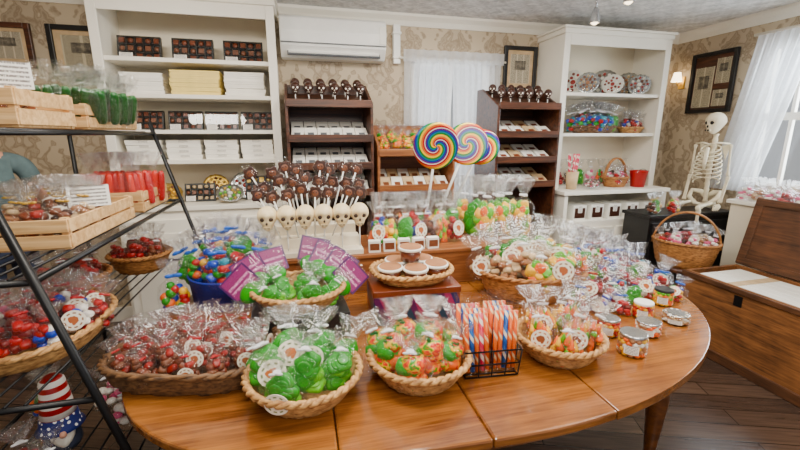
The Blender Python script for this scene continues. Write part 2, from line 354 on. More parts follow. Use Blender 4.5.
t=thing('curtain_pair','sheer white curtain pair parting over the back wall window','curtains',(0,WY-.07,0))
curtain(t,.93,1.40,2.2,.9,7,.024,0,lambda v:0,lambda v:-.06*v**.8+.03*max(0,v-.6),'x')
curtain(t,1.38,1.86,2.2,.9,7,.024,1,lambda v:.06*v**.8-.03*max(0,v-.6),lambda v:0,'x')
part('curtain_rod',lambda b:b.tube([(.88,0,2.2),(1.9,0,2.2)],.01,8),'white',t)
def hd(u,v): return (.92+.95*u,-.02+.012*sin(60*u),2.27-.1*v)
part('valance',lambda b:b.sheet(hd,60,3),'sheer',t)
t=thing('curtain_pair','sheer white curtain pair draped over the right wall window','curtains',(WX-.1,0,0))
curtain(t,2.36,2.76,2.36,1.06,7,.03,0,lambda v:.26*v,lambda v:.02+.2*v,'y')
curtain(t,1.2,1.7,2.36,1.06,7,.03,2,lambda v:0,lambda v:-.2*v,'y')
part('curtain_rod',lambda b:b.tube([(0,1.1,2.37),(0,2.82,2.37)],.012,8),'white',t)
# ------------------------------------------------------------ framed pictures
def picture(label,w,h,loc,rz,mt,frame='blackw',fwid=.035,multi=False):
    t=thing('framed_picture',label,'picture frame',loc,rz)
    def fr(b):
        for x in (-1,1): b.box((x*(w/2-fwid/2),0,0),(fwid,.03,h))
        for z in (-1,1): b.box((0,0,z*(h/2-fwid/2)),(w-2*fwid,.03,fwid))
    part('frame',fr,frame,t,bev=.004)
    part('mat_board',lambda b:b.box((0,.008,0),(w-2*fwid,.004,h-2*fwid)),'dwood' if multi else 'tan',t)
    iw,ih=w-2*fwid,h-2*fwid
    if multi:
        for x,z,a,c in ((-.21,-.08,.5,.76),(.27,.2,.36,.46),(.27,-.3,.36,.3)): part('clipping',lambda b:b.box((0,.003,0),(iw*a,.004,ih*c)),mt,t,loc=(x*iw,0,z*ih))
    else: part('print',lambda b:b.box((0,.003,0),(iw*.74,.004,ih*.78)),mt,t)
    return t
a=PY(520,69,WY-.03); picture('black framed newspaper article on back wall beside the tall white hutch',.34,.4,(a.x,WY-.03,a.z),0,'news')
picture('black framed set of clippings on the right wall beside the wall lamp',.44,.56,(WX-.03,3.2,2.04),-pi/2,'news2',multi=True)
a=PY(80,52,WY-.03); picture('dark framed article half hidden behind the left white display case',.42,.36,(a.x+.02,WY-.03,a.z),0,'news2')
a=PY(8,45,WY-.03); picture('dark framed print at far left above the pale crates',.3,.3,(a.x,WY-.03,a.z),0,'news','dwood')
# ------------------------------------------------------------ air conditioner & lights
Xr=Matrix(((0,0,1,0),(1,0,0,0),(0,1,0,0),(0,0,0,1)))
a=PY(334,39,3.5)
t=thing('air_conditioner','white wall mounted air conditioner above the dark wood rack','air conditioner',(a.x,WY,a.z))
W,Hh=.84,.3
prof=[(0,-Hh/2),(-.13,-Hh/2),(-.2,-.07),(-.215,.04),(-.2,Hh/2-.02),(-.18,Hh/2),(0,Hh/2)]
part('housing',lambda b:b.prism(prof,-W/2,W/2,0,Xr),'plastic',t,bev=.01)
part('vent_slot',lambda b:[b.box((0,-.167,-.112),(W*.88,.012,.07),rot=(-.75,0,0)),b.box((0,-.214,-.05),(W*.99,.012,.006))],'grey',t)
part('air_flap',lambda b:[b.box((0,-.176,-.112),(W*.86,.012,.026),rot=(-1.0,0,0)),b.box((0,-.156,-.134),(W*.86,.012,.016),rot=(-.75,0,0))],'plastic',t)
part('end_cap',lambda b:b.box((W/2-.03,-.213,0.03),(.05,.006,.13)),'paperw',t)
pc=PY(394,40,WY-.03)
tag(part('pipe_cover',lambda b:[b.b2(-.03,.03,-.03,.03,a.z-.15,CZ-.09),b.box((0,-.006,CZ-.16),(.075,.07,.02)),b.box((0,-.006,a.z-.1),(.075,.07,.02))],'plastic',loc=(pc.x+.02,WY-.03,0),bev=.004),'white vertical pipe cover running up to ceiling beside the air conditioner','pipe cover')
def spot(label,px,py,Y,drop):
    p=PY(px,py,Y)
    t=thing('ceiling_spotlight',label,'spotlight',(p.x,Y,CZ))
    part('canopy',lambda b:b.lathe([(.04,-.02),(.045,-.005),(.045,0)],16),'silver',t)
    part('stem',lambda b:b.tube([(0,0,-.01),(0,0,-drop+.06)],.007,8),'silver',t)
    part('shade',lambda b:b.lathe([(.035,-drop-.04),(.032,-drop),(.02,-drop+.05),(.012,-drop+.065)],16,cap=(False,True)),'silver',t)
    part('bulb',lambda b:b.ell((0,0,-drop-.025),(.026,.026,.03)),'lens',t)
    return p
spot('silver ceiling spotlight nearest the framed newspaper article',595,18,2.75,.17)
spot('silver ceiling spotlight at top right of the two',628,6,2.5,.1)
sp=PX(683,80,WX)
t=thing('wall_sconce','small lit wall lamp with cream shade between hutch and frame','wall lamp',(WX,sp.y,sp.z))
part('back_plate',lambda b:b.box((-.01,0,-.03),(.02,.06,.12)),'gold',t)
part('arm',lambda b:b.tube([(-.02,0,-.04),(-.06,0,-.06),(-.08,0,-.02)],.006,6),'gold',t)
part('shade',lambda b:b.lathe([(.05,-.02),(.03,.07)],16,cap=(False,False),c=(-.08,0,0)),'lens',t)
# ------------------------------------------------------------ white cases
def shelving(name,label,x0,x1,y0,y1,zc,zt,shelves,yc,zlow=None,co=.02):
    t=thing(name,label,'display cabinet',((x0+x1)/2,(y0+y1)/2,0)); cx,cy=(x0+x1)/2,(y0+y1)/2
    w=(x1-x0)/2; d=(y1-y0)/2; fy=yc-cy
    part('side_panel',lambda b:b.b2(-w,-w+.035,-d,d,zc,zt),'white',t,bev=.003)
    part('side_panel',lambda b:b.b2(w-.035,w,-d,d,zc,zt),'white',t,bev=.003)
    part('back_panel',lambda b:b.b2(-w+.035,w-.035,d-.02,d,zc,zt),'wshelf',t)
    part('face_frame',lambda b:[b.b2(-w-.01,-w+.05,-d-.018,-d,zc,zt),b.b2(w-.05,w+.01,-d-.018,-d,zc,zt),b.b2(-w+.05,w-.05,-d-.018,-d,zt-.09,zt)],'white',t,bev=.003)
    part('cornice',lambda b:[b.b2(-w-co,w+co,-d-.03,d,zt,zt+.04),b.b2(-w-co-.015,w+co+.015,-d-.045,d,zt+.04,zt+.06)],'white',t,bev=.006)
    for z in shelves: part('shelf',lambda b:b.b2(-w+.035,w-.035,-d,d-.02,z-.028,z),'white',t,bev=.002)
    part('countertop',lambda b:b.b2(-w-.02,w+.02,fy-.02,d,zc-.035,zc),'white',t,bev=.004)
    zl=zlow if zlow else zc-.035
    part('base_cabinet',lambda b:b.b2(-w,w,fy,d,0,zl),'white',t,bev=.003)
    if zlow:
        part('open_bay',lambda b:[b.b2(-w,-w+.035,fy,d,zl,zc-.035),b.b2(w-.035,w,fy,d,zl,zc-.035),b.b2(-w+.035,w-.035,d-.02,d,zl,zc-.035)],'white',t)
    for k in (-1,1):
        dd=part('cabinet_door',lambda b:[b.b2(k*w*.5-w*.46,k*w*.5+w*.46,fy-.02,fy,.1,zl-.06),b.b2(k*w*.5-w*.36,k*w*.5+w*.36,fy-.026,fy-.02,.2,zl-.16)],'white',t,bev=.003)
        part('knob',lambda b:b.ell((k*w*.12,fy-.04,zl-.3),(.014,.018,.014)),'gold',dd)
    return t
CX0,CX1=-1.28,-.13
shelving('display_case','tall white display case of stacked candy boxes on the left',CX0,CX1,3.25,WY-.005,1.04,2.44,[1.37,1.585,1.83,2.07],3.2)
shelving('display_hutch','tall white hutch holding candy platters and baskets on the right',2.27,3.38,3.25,WY-.005,1.06,2.40,[1.565,1.92],3.06,.78)
def candy_box(w,d,h,colr,loc,rz,label,group,lab=True,front=None):
    t=thing('candy_box',label,'candy box',loc,rz,group)
    part('tray',lambda b:b.b2(-w/2+.003,w/2-.003,-d/2+.003,d/2-.003,0,h*.6),colr,t,key=('cbt',w,d,h,colr))
    part('lid',lambda b:b.b2(-w/2,w/2,-d/2,d/2,h*.45,h-.0015),colr,t,key=('cbl',w,d,h,colr),bev=.002)
    if front: part('front_panel',lambda b:b.b2(-w*.4,w*.4,-d/2-.002,-d/2,h*.15,h*.82),front,t,key=('cbf',w,d,h))
    if lab: part('end_label',lambda b:b.b2(-w*.16,w*.16,-d/2-.004,-d/2-.002,h*.5,h*.92),'lblprint',t,key=('cbe',w,d,h))
def stack(px,py,zs,w,d,h,n,colr,cn,where,Y=3.42,lab=False):
    p=PY(px,py,Y)
    for k in range(n):
        candy_box(w,d,h,colr,(p.x+R.uniform(-.006,.006),Y+R.uniform(-.008,.008),zs+k*h),R.uniform(-.03,.03),
          f'{cn} candy box, {ORD[k] if k<n-1 else "top"} of {where}','boxes in '+where,lab)
def window_box(px,z,label,w=.28,h=.17,Y=3.46,fill='choc',lean=-.22,py=45):
    p=PY(px,py,Y); t=thing('window_box',label,'box of chocolates',(p.x,Y-.03,z+.001),(lean,0,0))
    def tray(b):
        for x in (-1,1): b.box((x*(w/2-.006),0,h/2),(.012,.03,h))
        for q in (.006,h-.006): b.box((0,0,q),(w-.024,.03,.012))
        b.box((0,.012,h/2),(w,.006,h))
        for i in range(1,5): b.box((-w/2+w*i/5,-.004,h/2),(.004,.02,h-.02))
        for j in (1,2): b.box((0,-.004,h*j/3),(w-.02,.02,.004))
    part('tray',tray,'blackw',t,key=('wbt',w,h))
    def ch(b):
        for i in range(5):
            for j in range(3):
                c=(-w/2+w*(i+.5)/5,-.002,h*(j+.5)/3)
                (b.ell if (i+j)%2 else b.box)(c,(w*.07,.012,h*.11) if (i+j)%2 else (w*.13,.02,h*.21),mi=(i*2+j)%2)
    part('chocolates',ch,[fill,'milk'],t,key=('wbc',w,h,fill))
    part('window_film',lambda b:b.box((0,-.0165,h/2),(w,.001,h)),'glass',t,key=('wbf',w,h))
    part('price_label',lambda b:b.box((-w*.3,-.019,h*.14),(w*.3,.002,h*.3)),'lblprint',t,key=('wbl',w,h))
for px,l in ((140,'leftmost'),(193,'middle'),(243,'rightmost')): window_box(px,2.07,f'dark chocolate assortment window box, {l} on the case\'s top shelf',fill='brown')
for px,l in ((147,'leftmost'),(186,'second'),(222,'third'),(257,'rightmost')): window_box(px,1.585,f'chocolate window box, {l} of four on the case\'s middle shelf',.235,.14,py=115,fill='brown')
stack(147,85,1.83,.27,.2,.03,5,'paperw','white','left stack on case second shelf')
stack(199,85,1.83,.33,.22,.029,6,'cream','pale yellow','yellow stack on case second shelf')
stack(246,85,1.83,.28,.2,.029,6,'paperw','white','right stack on case second shelf')
for px,l in ((149,'leftmost'),(188,'second'),(224,'third'),(259,'rightmost')): stack(px,150,1.37,.235,.19,.036,4,'paperw','white',l+' stack on case fourth shelf',lab=True)
# ------------------------------------------------------------ bags, baskets and other repeat kinds
KIND={ # n, radius, mats, flatten
 'choc':(11,.11,['milk','brown','rose','milk'],.8),'green':(9,.165,['lime','green','green'],.5),'pumpkin':(6,.18,['mot1','mot2','orange','mot1','green','mot2'],.9),
 'corn':(30,.072,['orange','yellow','orange','lime'],1),'multi':(18,.095,['red','bluec','green','yellow','orange'],.9),'rwb':(13,.105,['red','bluec','whitec'],.8),
 'gummy':(18,.105,['yellow','lime','yellow','orange'],.6),'redc':(13,.105,['red','dred'],.8),'brownc':(14,.1,['milk','choc'],.7),'bluemix':(14,.105,['bluec','teal','red','green'],.8),
 'greenlong':(0,0,['fgreen','dgreen'],1),'redlong':(0,0,['scarlet','red'],1),'tan':(16,.095,['kraft','tan'],.7),'white':(14,.095,['whitec','pink'],.8)}
sq=lambda v:copysign(abs(v)**.55,v)
def fillfn(kind,v):
    rr=random.Random(kind+str(v)); n,r,ms,fl=KIND[kind]; k=len(ms)
    def fn(b):
        if kind.endswith('long'):
            for i in range(4):
                x=-.19+.127*i; o=rr.uniform(-.03,.03)
                b.ell((x+o,rr.uniform(-.05,.05),.33),(.085,.08,.32),10,8,mi=i%k,fn=lambda x,y,z:(sq(x),sq(y),sq(z)))
            return
        for i in range(n):
            z=.07+.45*(i+.5)/n+rr.uniform(-.03,.03); a=i*2.4+rr.uniform(-.5,.5); s=r*rr.uniform(.88,1.1); q=sqrt(rr.uniform(.15,1))*(1-.6*max(0,z-.32)/.25)
            c=(cos(a)*q*(.31-s),sin(a)*q*max(.03,.2-s),max(z,s*.9))
            X=Matrix.Translation(c)@Matrix.Rotation(rr.uniform(-.6,.6)+(1.2 if kind in('green','gummy') else 0),4,'X')@Matrix.Rotation(rr.uniform(0,3),4,'Z')
            if kind=='pumpkin':
                b.lathe([(s*.25,-s*.7),(s*.85,-s*.5),(s,0),(s*.8,s*.55),(s*.25,s*.72)],18,mi=i%k,fn=lambda t,i_:1+.06*cos(6*t),X=X)
                b.tube([(0,0,s*.6),(s*.1,0,s*.95)],s*.16,6,mi=k,X=X); b.ell((s*.3,0,s*.72),(s*.35,s*.2,s*.06),7,4,mi=k,X=X)
            elif kind=='corn': b.lathe([(s*.85,-s*1.1),(s*.8,-s*.5),(s*.5,s*.4),(s*.12,s*1.3)],8,mi=i%k,X=X)
            elif kind in('green','gummy'):
                am=.07; lob=5 if kind=='green' else 4; fnn=lambda x,y,z:(x*(1+am*cos(lob*atan2(y,x))),y*(1+am*cos(lob*atan2(y,x))),sq(z))
                b.ell((0,0,0),(s,s,s*fl),20,8,mi=i%k,X=X,fn=fnn)
                if kind=='green': b.lathe([(s*.58,s*fl*.9),(s*.55,s*fl*1.12),(s*.4,s*fl*1.15)],16,mi=i%k,X=X)
            elif kind=='brownc':
                b.ell((0,0,0),(s,s,s*fl),10,6,mi=i%k,X=X); b.ell((s*.4,-s*.3,s*fl*.7),(s*.3,s*.3,s*.3),7,5,mi=i%k,X=X)
            elif kind in('choc','redc','rwb','tan','bluemix'): b.ell((0,0,0),(s*.95,s*.75,s*fl*.8),12,8,mi=i%k,X=X,fn=lambda x,y,z:(sq(x),sq(y),sq(z)))
            else: b.ell((0,0,0),(s,s,s*fl),9,6,mi=i%k,X=X)
    return fn
def wrapfn(v):
    rr=random.Random(v*7+1); p=[rr.uniform(0,6) for _ in range(4)]
    prof=[(.2,.0),(.28,.03),(.32,.16),(.325,.36),(.28,.54),(.14,.64),(.05,.7),(.09,.75),(.16,.87),(.22,1.03)]
    amp=[.02,.03,.04,.05,.1,.18,.1,.3,.45,.5]
    def kk(o): return lambda t,i: 1+amp[i+o]*(.6*sin(5*t+p[0]+(i+o)*.5)+.4*sin(9*t+p[1]-i-o)+.3*sin(3*t+p[2]))
    return lambda b:(b.lathe(prof[:7],30,fn=kk(0),sy=.72,cap=(True,False)),b.lathe(prof[6:],30,fn=kk(6),sy=.55,cap=(False,False),mi=1))
def stickerfn(b): b.lathe([(.18,-.004),(.18,.004)],24,X=Matrix.Rotation(pi/2,4,'X'),sm=False)
def bag(kind,h,x,y,z,label,group,rot=None,sticker='st_b',tie='wribbon',w=1.,cat='bag of candy',wrap='cello'):
    if rot is None: rot=(-.15,0,face(x,y)+R.uniform(-.4,.4))
    t=thing('candy_bag',label,cat,(x,y,z),rot,group,(h*w,h*w,h)); v=R.randrange(3)
    ms=KIND[kind][2]
    part('candy_fill',fillfn(kind,v),ms+['dgreen'] if kind=='pumpkin' else ms,t,key=('fill',kind,v))
    part('cellophane_wrapper',wrapfn(v),[wrap,'cellof'],t,key=('wrap',v,wrap))
    if tie: part('ribbon_tie',lambda b:[b.lathe([(.055,.68),(.064,.7),(.055,.72)],10,sy=.75),b.ell((.06,-.05,.705),(.05,.018,.024),8,5),b.ell((-.06,-.05,.705),(.05,.018,.024),8,5)] if tie!='bribbon' else [b.lathe([(.06,.675),(.07,.7),(.06,.725)],10,sy=.75),b.ell((.08,-.05,.71),(.08,.025,.04),8,5),b.ell((-.08,-.05,.71),(.08,.025,.04),8,5)],tie,t,key=('tie',tie))
    if sticker: part('sticker',stickerfn,sticker,t,key=('stk',sticker),loc=(0,-.248,.34),rot=(-.08,0,0))
    return t
def heap(kinds,cx,cy,z,rx,ry,n,h,label,group,rise=.05,stk=.5,rot=0.,lean=.35,spread=.72,w=1.,stm='st_b',tie='wribbon',back=.3,seed=0.,jit=.5,wrap='cello'):
    if isinstance(kinds,str): kinds=[kinds]
    fz=face(cx,cy)
    for i in range(n):
        r=sqrt((i+.5)/n); a=i*2.39996+seed; lx,ly=rx*spread*r*cos(a),ry*spread*r*sin(a)
        x=cx+lx*cos(rot)-ly*sin(rot); y=cy+lx*sin(rot)+ly*cos(rot)
        d=Vector((x-cx,y-cy,0)); dd=d.normalized()*lean*r+Vector((cx,cy,0)).normalized()*back
        ax=Vector((-dd.y,dd.x,0)); ang=dd.length
        e=(Matrix.Rotation(ang,4,ax)@Matrix.Rotation(fz+R.uniform(-jit,jit),4,'Z')).to_euler()
        bag(kinds[i%len(kinds)],h*R.uniform(.92,1.08),x,y,z+rise*(1-r),label if isinstance(label,str) else label[i%len(kinds)],group,e,stm if R.random()<stk else None,tie,w,wrap=wrap)
def sup(t,n):
    c,s=cos(t),sin(t); return (abs(c)**(2/n)*(1 if c>=0 else -1),abs(s)**(2/n)*(1 if s>=0 else -1))
def basket(label,loc,rx,ry,h,mt,rot=0.,flare=.72,n=2.,rows=9,cols=72,handle=None,cat='basket',rim=.011):
    t=thing('wicker_basket',label,cat,loc,rot)
    def body(b):
        vs=[];fs=[]; th=.008; rings=[]
        for side in (0,1):
            for i in range(rows+1):
                q=i/rows if side==0 else 1-i/rows; k=flare+(1-flare)*(q**.7); rings.append((k,q*h if side==0 else max(q*h,.008),side,i))
        for k,z,side,i in rings:
            for j in range(cols):
                a=2*pi*j/cols; c,s=sup(a,n); am=.004*(1 if ((j//2)+i)%2 else -1); o=am-(th if side else 0)
                vs.append(((rx*k+o)*c,(ry*k+o)*s,z))
        m=len(rings)
        for i in range(m-1):
            for j in range(cols):
                q=(j+1)%cols; fs.append((i*cols+j,i*cols+q,(i+1)*cols+q,(i+1)*cols+j))
        fs.append(tuple(reversed(range(cols)))); fs.append(tuple((m-1)*cols+j for j in range(cols)))
        b.add(vs,fs,0,True)
    part('woven_body',body,mt,t)
    def rimf(b):
        for ph in (0,pi):
            pts=[]
            for j in range(cols):
                a=2*pi*j/cols; c,s=sup(a,n); w=a*18+ph; pts.append(((rx+.006*cos(w))*c,(ry+.006*cos(w))*s,h+.006*sin(w)))
            b.tube(pts,rim*.75,6,True)
    part('braided_rim',rimf,mt,t)
    if handle:
        def hf(b):
            for o in (-.008,.008):
                b.tube([(rx*cos(a),o,h*.8+handle*sin(a)) for a in [pi*i/20 for i in range(21)]],.008,6)
        part('handle',hf,mt,t)
    return t
def crate(label,loc,lx,ly,h,rot=0.):
    t=thing('wooden_crate',label,'wooden crate',loc,rot)
    def sl(b):
        for k in range(2):
            z=h*(.27+.48*k)
            for s in (-1,1): b.box((0,s*(ly/2),z),(lx,.01,h*.4)); b.box((s*(lx/2),0,z),(.01,ly,h*.4))
        for sx in (-1,1):
            for sy in (-1,1): b.box((sx*(lx/2-.012),sy*(ly/2-.012),h/2),(.02,.02,h))
    part('slats',sl,'crate',t,bev=.0015); part('bottom_board',lambda b:b.box((0,0,.006),(lx-.01,ly-.01,.01)),'crate',t)
    return t
# ------------------------------------------------------------ big table
TC=(.63,1.70); TZ=.75
def outline(inset=0.,N=120):
    o=[]
    for i in range(N):
        t=2*pi*i/N; n=1.95 if cos(t)>0 else 2.0+.8*min(1,abs(cos(t))*3); c,s=sup(t,n); o.append((TC[0]+(1.27-inset)*c,TC[1]+(.87-inset)*s))
    return o
def clipx(poly,x0,x1):
    def half(p,f,x):
        r=[]
        for i in range(len(p)):
            a,b=p[i],p[(i+1)%len(p)]
            if f(a[0]): r.append(a)
            if f(a[0])!=f(b[0]): k=(x-a[0])/(b[0]-a[0]); r.append((x,a[1]+k*(b[1]-a[1])))
        return r
    return half(half(poly,lambda v:v>=x0,x0),lambda v:v<=x1,x1)
def ontable(x,y):
    q=sqrt(((x-TC[0])/1.18)**2+((y-TC[1])/.78)**2)
    return (x,y) if q<=1 else (TC[0]+(x-TC[0])/q,TC[1]+(y-TC[1])/q)
t=thing('dining_table','large oval varnished oak table crowded with baskets of candy','table',(0,0,0))
xs=[-9,.06,.47,.88,9]
for i in range(4):
    part('table_leaf',lambda b:b.prism(clipx(outline(),xs[i]+.0012,xs[i+1]-.0012),TZ-.032,TZ),'table',t,bev=.007)
def apron(b):
    o1=outline(.11,60); o2=outline(.135,60); n=60
    vs=[(x,y,TZ-.14) for x,y in o1]+[(x,y,TZ-.032) for x,y in o1]+[(x,y,TZ-.14) for x,y in o2]+[(x,y,TZ-.032) for x,y in o2]; fs=[]
    for i in range(n):
        q=(i+1)%n; fs+=[(i,q,n+q,n+i),(2*n+q,2*n+i,3*n+i,3*n+q),(i,2*n+i,2*n+q,q)]
    b.add(vs,fs)
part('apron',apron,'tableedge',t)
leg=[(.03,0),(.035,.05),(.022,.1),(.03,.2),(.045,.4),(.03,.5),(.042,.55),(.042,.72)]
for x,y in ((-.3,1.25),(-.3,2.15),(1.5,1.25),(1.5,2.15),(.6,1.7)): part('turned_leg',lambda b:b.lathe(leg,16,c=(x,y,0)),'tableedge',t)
# --- front row
basket('dark rectangular wicker tray of wrapped chocolates on the table\'s left',(-.385,1.41,TZ),.27,.185,.075,'wickd',radians(-15),.9,3.2,7,84)
heap('choc',-.385,1.41,TZ+.012,.27,.185,34,.145,'cellophane wrapped brown chocolate in the dark rectangular wicker tray','wrapped chocolates in the dark tray',.06,.35,radians(-15),.3,.87,1.,tie='ribbon',jit=1.)
basket('round light wicker basket of green candy bags at the table front',(-.02,1.16,TZ),.172,.172,.085,'wickl',0,.66)
heap('green',-.02,1.16,TZ+.015,.172,.172,10,.2,'clear bag of green candies in the round front basket','green candy bags in the front basket',.07,.55,stm='st_g',lean=.42,w=1.06,spread=.72,jit=.35,back=.22)
basket('round light wicker basket of orange pumpkin candy at the front centre',(.357,1.165,TZ),.165,.165,.085,'wickl',0,.66)
heap('pumpkin',.357,1.165,TZ+.015,.165,.165,10,.19,'clear bag of orange pumpkin shaped candies in the front centre basket','pumpkin candy bags',.07,.15,stm='st_o',lean=.42,w=1.1,spread=.7,back=.22)
wp=PZ(487,369,TZ)
t=thing('wire_holder','black wire holder full of striped candy stick packs','wire holder',(wp.x,wp.y+.02,TZ),-.1)
def wf(b):
    for z,k in ((.004,.92),(.05,.96),(.1,1.)):
        x,y=.1*k,.075*k; b.tube([(-x,-y,z),(x,-y,z),(x,y,z),(-x,y,z)],.003,6,True)
    for i in range(5):
        x=-.1+.05*i
        for y in (-1,1): b.tube([(x*.92,y*.069,.004),(x,y*.075,.1)],.0025,5)
    for x in (-1,1):
        for y in (-.04,0,.04): b.tube([(x*.092,y*.92,.004),(x*.1,y,.1)],.0025,5)
    for i in range(4): b.tube([(-.092,-.05+.033*i,.004),(.092,-.05+.033*i,.004)],.0025,5)
part('wire_frame',wf,'black',t)
def stickpack(x,y,z,rot,hx,label,group):
    t=thing('candy_stick_pack',label,'pack of candy sticks',(x,y,z),rot,group)
    for i in range(5): part('candy_stick',lambda b:b.tube([(0,0,0),(0,0,.2)],.0084,8),hx[i%len(hx)],t,key=('cst',hx[i%len(hx)]),loc=(-.034+.017*i,0,.006))
    def wr(b): b.lathe([(.044,0),(.047,.02),(.047,.19),(.042,.215),(.05,.245)],24,sy=.32,cap=(True,False),fn=lambda t_,i:1+.05*sin(7*t_+i))
    part('cellophane_sleeve',wr,'cello',t,key='spw')
for j in range(3):
    for i in range(2):
        lx,ly=-.048+.096*i,-.045+.042*j
        stickpack(wp.x+lx,wp.y+.02+ly,TZ+.01,(-.12,R.uniform(-.06,.06),-.1),['hx_o','hx_b','hx_o','hx_p'] if (i+j)%2==0 else ['hx_o','hx_o','hx_b','hx_o'],'pack of orange and blue striped candy sticks standing in the black wire holder','candy stick packs')
basket('round light wicker basket of candy corn bags near the table\'s right',(.9,1.175,TZ),.155,.155,.08,'wickl',0,.66)
heap('corn',.9,1.175,TZ+.015,.155,.155,9,.2,'clear bag of orange candy corn in the right front basket','candy corn bags',.06,.4,stm='st_o',lean=.4,w=1.,spread=.72,jit=.35,back=.22)
# jars
def jar(px,py,label,r=.052,h=.085,lid='silver',fill=('orange','yellow'),stk=True):
    p=PZ(px,py,TZ); t=thing('candy_jar',label,'jar',(p.x,p.y,TZ),face(p.x,p.y))
    def cf(b):
        for z in range(5):
            for k in range(12):
                a=2*pi*(k+.5*(z%2))/12; b.ell((r*.8*cos(a),r*.8*sin(a),.012+h*.16*z),(r*.26,r*.26,h*.12),7,5,mi=R.randrange(len(fill)))
        b.lathe([(r*.75,.004),(r*.75,h*.74)],12)
    part('candy_fill',cf,list(fill),t)
    part('glass_body',lambda b:b.lathe([(r*.95,0),(r*1.03,.006),(r*1.03,h*.82),(r*.9,h*.9)],28,cap=(True,False)),'glass',t)
    part('lid',lambda b:b.lathe([(r*.97,h*.86),(r*.99,h*.88),(r*.99,h*.99),(r*.93,h*1.01)],28),lid,t)
    if stk: part('sticker',lambda b:b.sheet(lambda u,v:((r*1.03+.001)*sin(-.5+1.*u),-(r*1.03+.001)*cos(-.5+1.*u),h*.2+h*.4*v),10,2),'lblprint',t)
jar(631,353,'clear candy jar with silver lid nearest the right table edge',.048,.085,fill=('orange','yellow','whitec','kraft'))
jar(607,334,'small jar of red and orange candy beside the candy corn basket',.042,.075,'silver',('red','orange','yellow'))
jar(647,334,'flat jar of orange brown candy behind the nearest jar',.046,.06,'silver',('orange','kraft','whitec'))
jar(675,322,'low silver lidded jar by the right table rim',.05,.045,'silver',('whitec','tan','kraft'))
jar(662,304,'black lidded candy jar at the far right of the table',.042,.08,'blackw',('lime','yellow','orange'))
jar(642,317,'white lidded jar of orange candy left of the black lidded jar',.04,.075,'paperw',('orange','red','yellow'))
# --- second row
tag(part('riser_box',lambda b:b.b2(-.19,.19,-.15,.15,0,.11),'blackw',loc=(-.03,1.63,TZ),rot=.05,bev=.004),'black display box under the purple card candy basket','display box')
basket('round light wicker basket of purple carded candy on black box',(-.03,1.62,TZ+.111),.185,.17,.075,'wickl',0,.66)
heap('green',-.03,1.6,TZ+.12,.16,.13,7,.16,'green candy bag in the basket on the black box','green bags on the black box',.01,0.,lean=.7,back=.1,w=1.1,seed=.4)
for i,(dx,dy,dz,rx,ra,rz) in enumerate(((-.19,-.02,.08,-.75,-.75,.3),(-.17,.05,.1,-.6,-.45,.25),(-.1,.1,.11,-.55,-.2,.15),(.06,.12,.14,-.35,.25,-.05),(.1,.07,.13,-.45,.5,-.1),(.15,.05,.1,-.5,.65,-.2),(.18,.0,.07,-.7,.85,-.3))):
    t=thing('carded_candy','purple printed candy card fanned in the basket on black box','carded candy',(-.03+dx,1.62+dy,TZ+.111+dz),(rx,ra,rz),'purple candy cards')
    part('printed_card',lambda b:b.box((0,0,.055),(.13,.004,.11)),'cardprint',t,key='pcard'); part('candy_pouch',lambda b:b.ell((0,-.004,-.01),(.05,.014,.04),12,6),'green',t,key='ppouch'); part('cellophane_sleeve',lambda b:b.lathe([(.045,-.055),(.06,-.04),(.065,.1),(.06,.118)],16,sy=.2,cap=(True,False)),'cello',t,key='psleeve')
t=thing('printed_box','colourful purple printed box under the basket of candy tubs','box',(.47,1.67,TZ),-.05)
part('carton',lambda b:b.b2(-.19,.19,-.13,.13,0,.13),'boxprint',t,bev=.003); part('lid',lambda b:b.b2(-.194,.194,-.134,.134,.13,.158),'brown',t,bev=.003)
basket('shallow wicker basket of round candy tubs on the printed box',(.47,1.67,TZ+.159),.18,.145,.05,'wickl',0,.75,2.4,6)
def tub(x,y,z,label,rot=(0,0,0)):
    t=thing('candy_tub',label,'tub of candy',(x,y,z),rot)
    part('cup',lambda b:b.lathe([(.044,0),(.054,.055)],24),'glass',t,key='tubc'); part('candy_fill',lambda b:b.lathe([(.041,.003),(.051,.053)],20),'brown',t,key='tubf')
    part('lid',lambda b:b.lathe([(.056,.054),(.057,.063),(.053,.066)],24),'paperw',t,key='tubl'); part('lid_label',lambda b:b.lathe([(.05,.0662),(.05,.0672)],24),'kraft',t,key='tubll')
for dx,dy,dz,l in ((-.105,-.03,.012,'leftmost'),(.0,-.07,.012,'front middle'),(.105,-.03,.012,'rightmost'),(-.055,.06,.015,'back left'),(.06,.06,.015,'back right'),(0,.02,.082,'topmost')):
    tub(.47+dx,1.67+dy,TZ+.159+dz,f'{l} kraft topped candy tub in the shallow basket',(.06,0,R.uniform(-.3,.3)))
# blue bin
bx,by=-.36,2.02
t=thing('fabric_bin','round blue fabric bin of assorted wrapped candy at table back left','fabric bin',(bx,by,TZ))
part('bin_body',lambda b:b.lathe([(.15,0),(.17,.005),(.185,.14),(.19,.15),(.18,.15),(.165,.012)],36),'blue',t)
heap(['bluemix','multi','green','redc'],bx,by,TZ+.1,.18,.18,16,.23,['teal and blue candy bag in the blue bin','rainbow candy bag in the blue bin','green candy bag in the blue bin','red candy bag in the blue bin'],'bags in the blue bin',.12,.1,tie='bribbon',lean=.45,seed=1,spread=.82,w=1.05)
p=PZ(178,312,TZ); bag('multi',.25,p.x,p.y,TZ,'single cellophane bag of candy tied with blue bow behind chocolate tray',None,(-.05,0,face(p.x,p.y)),None,'bribbon',.9)
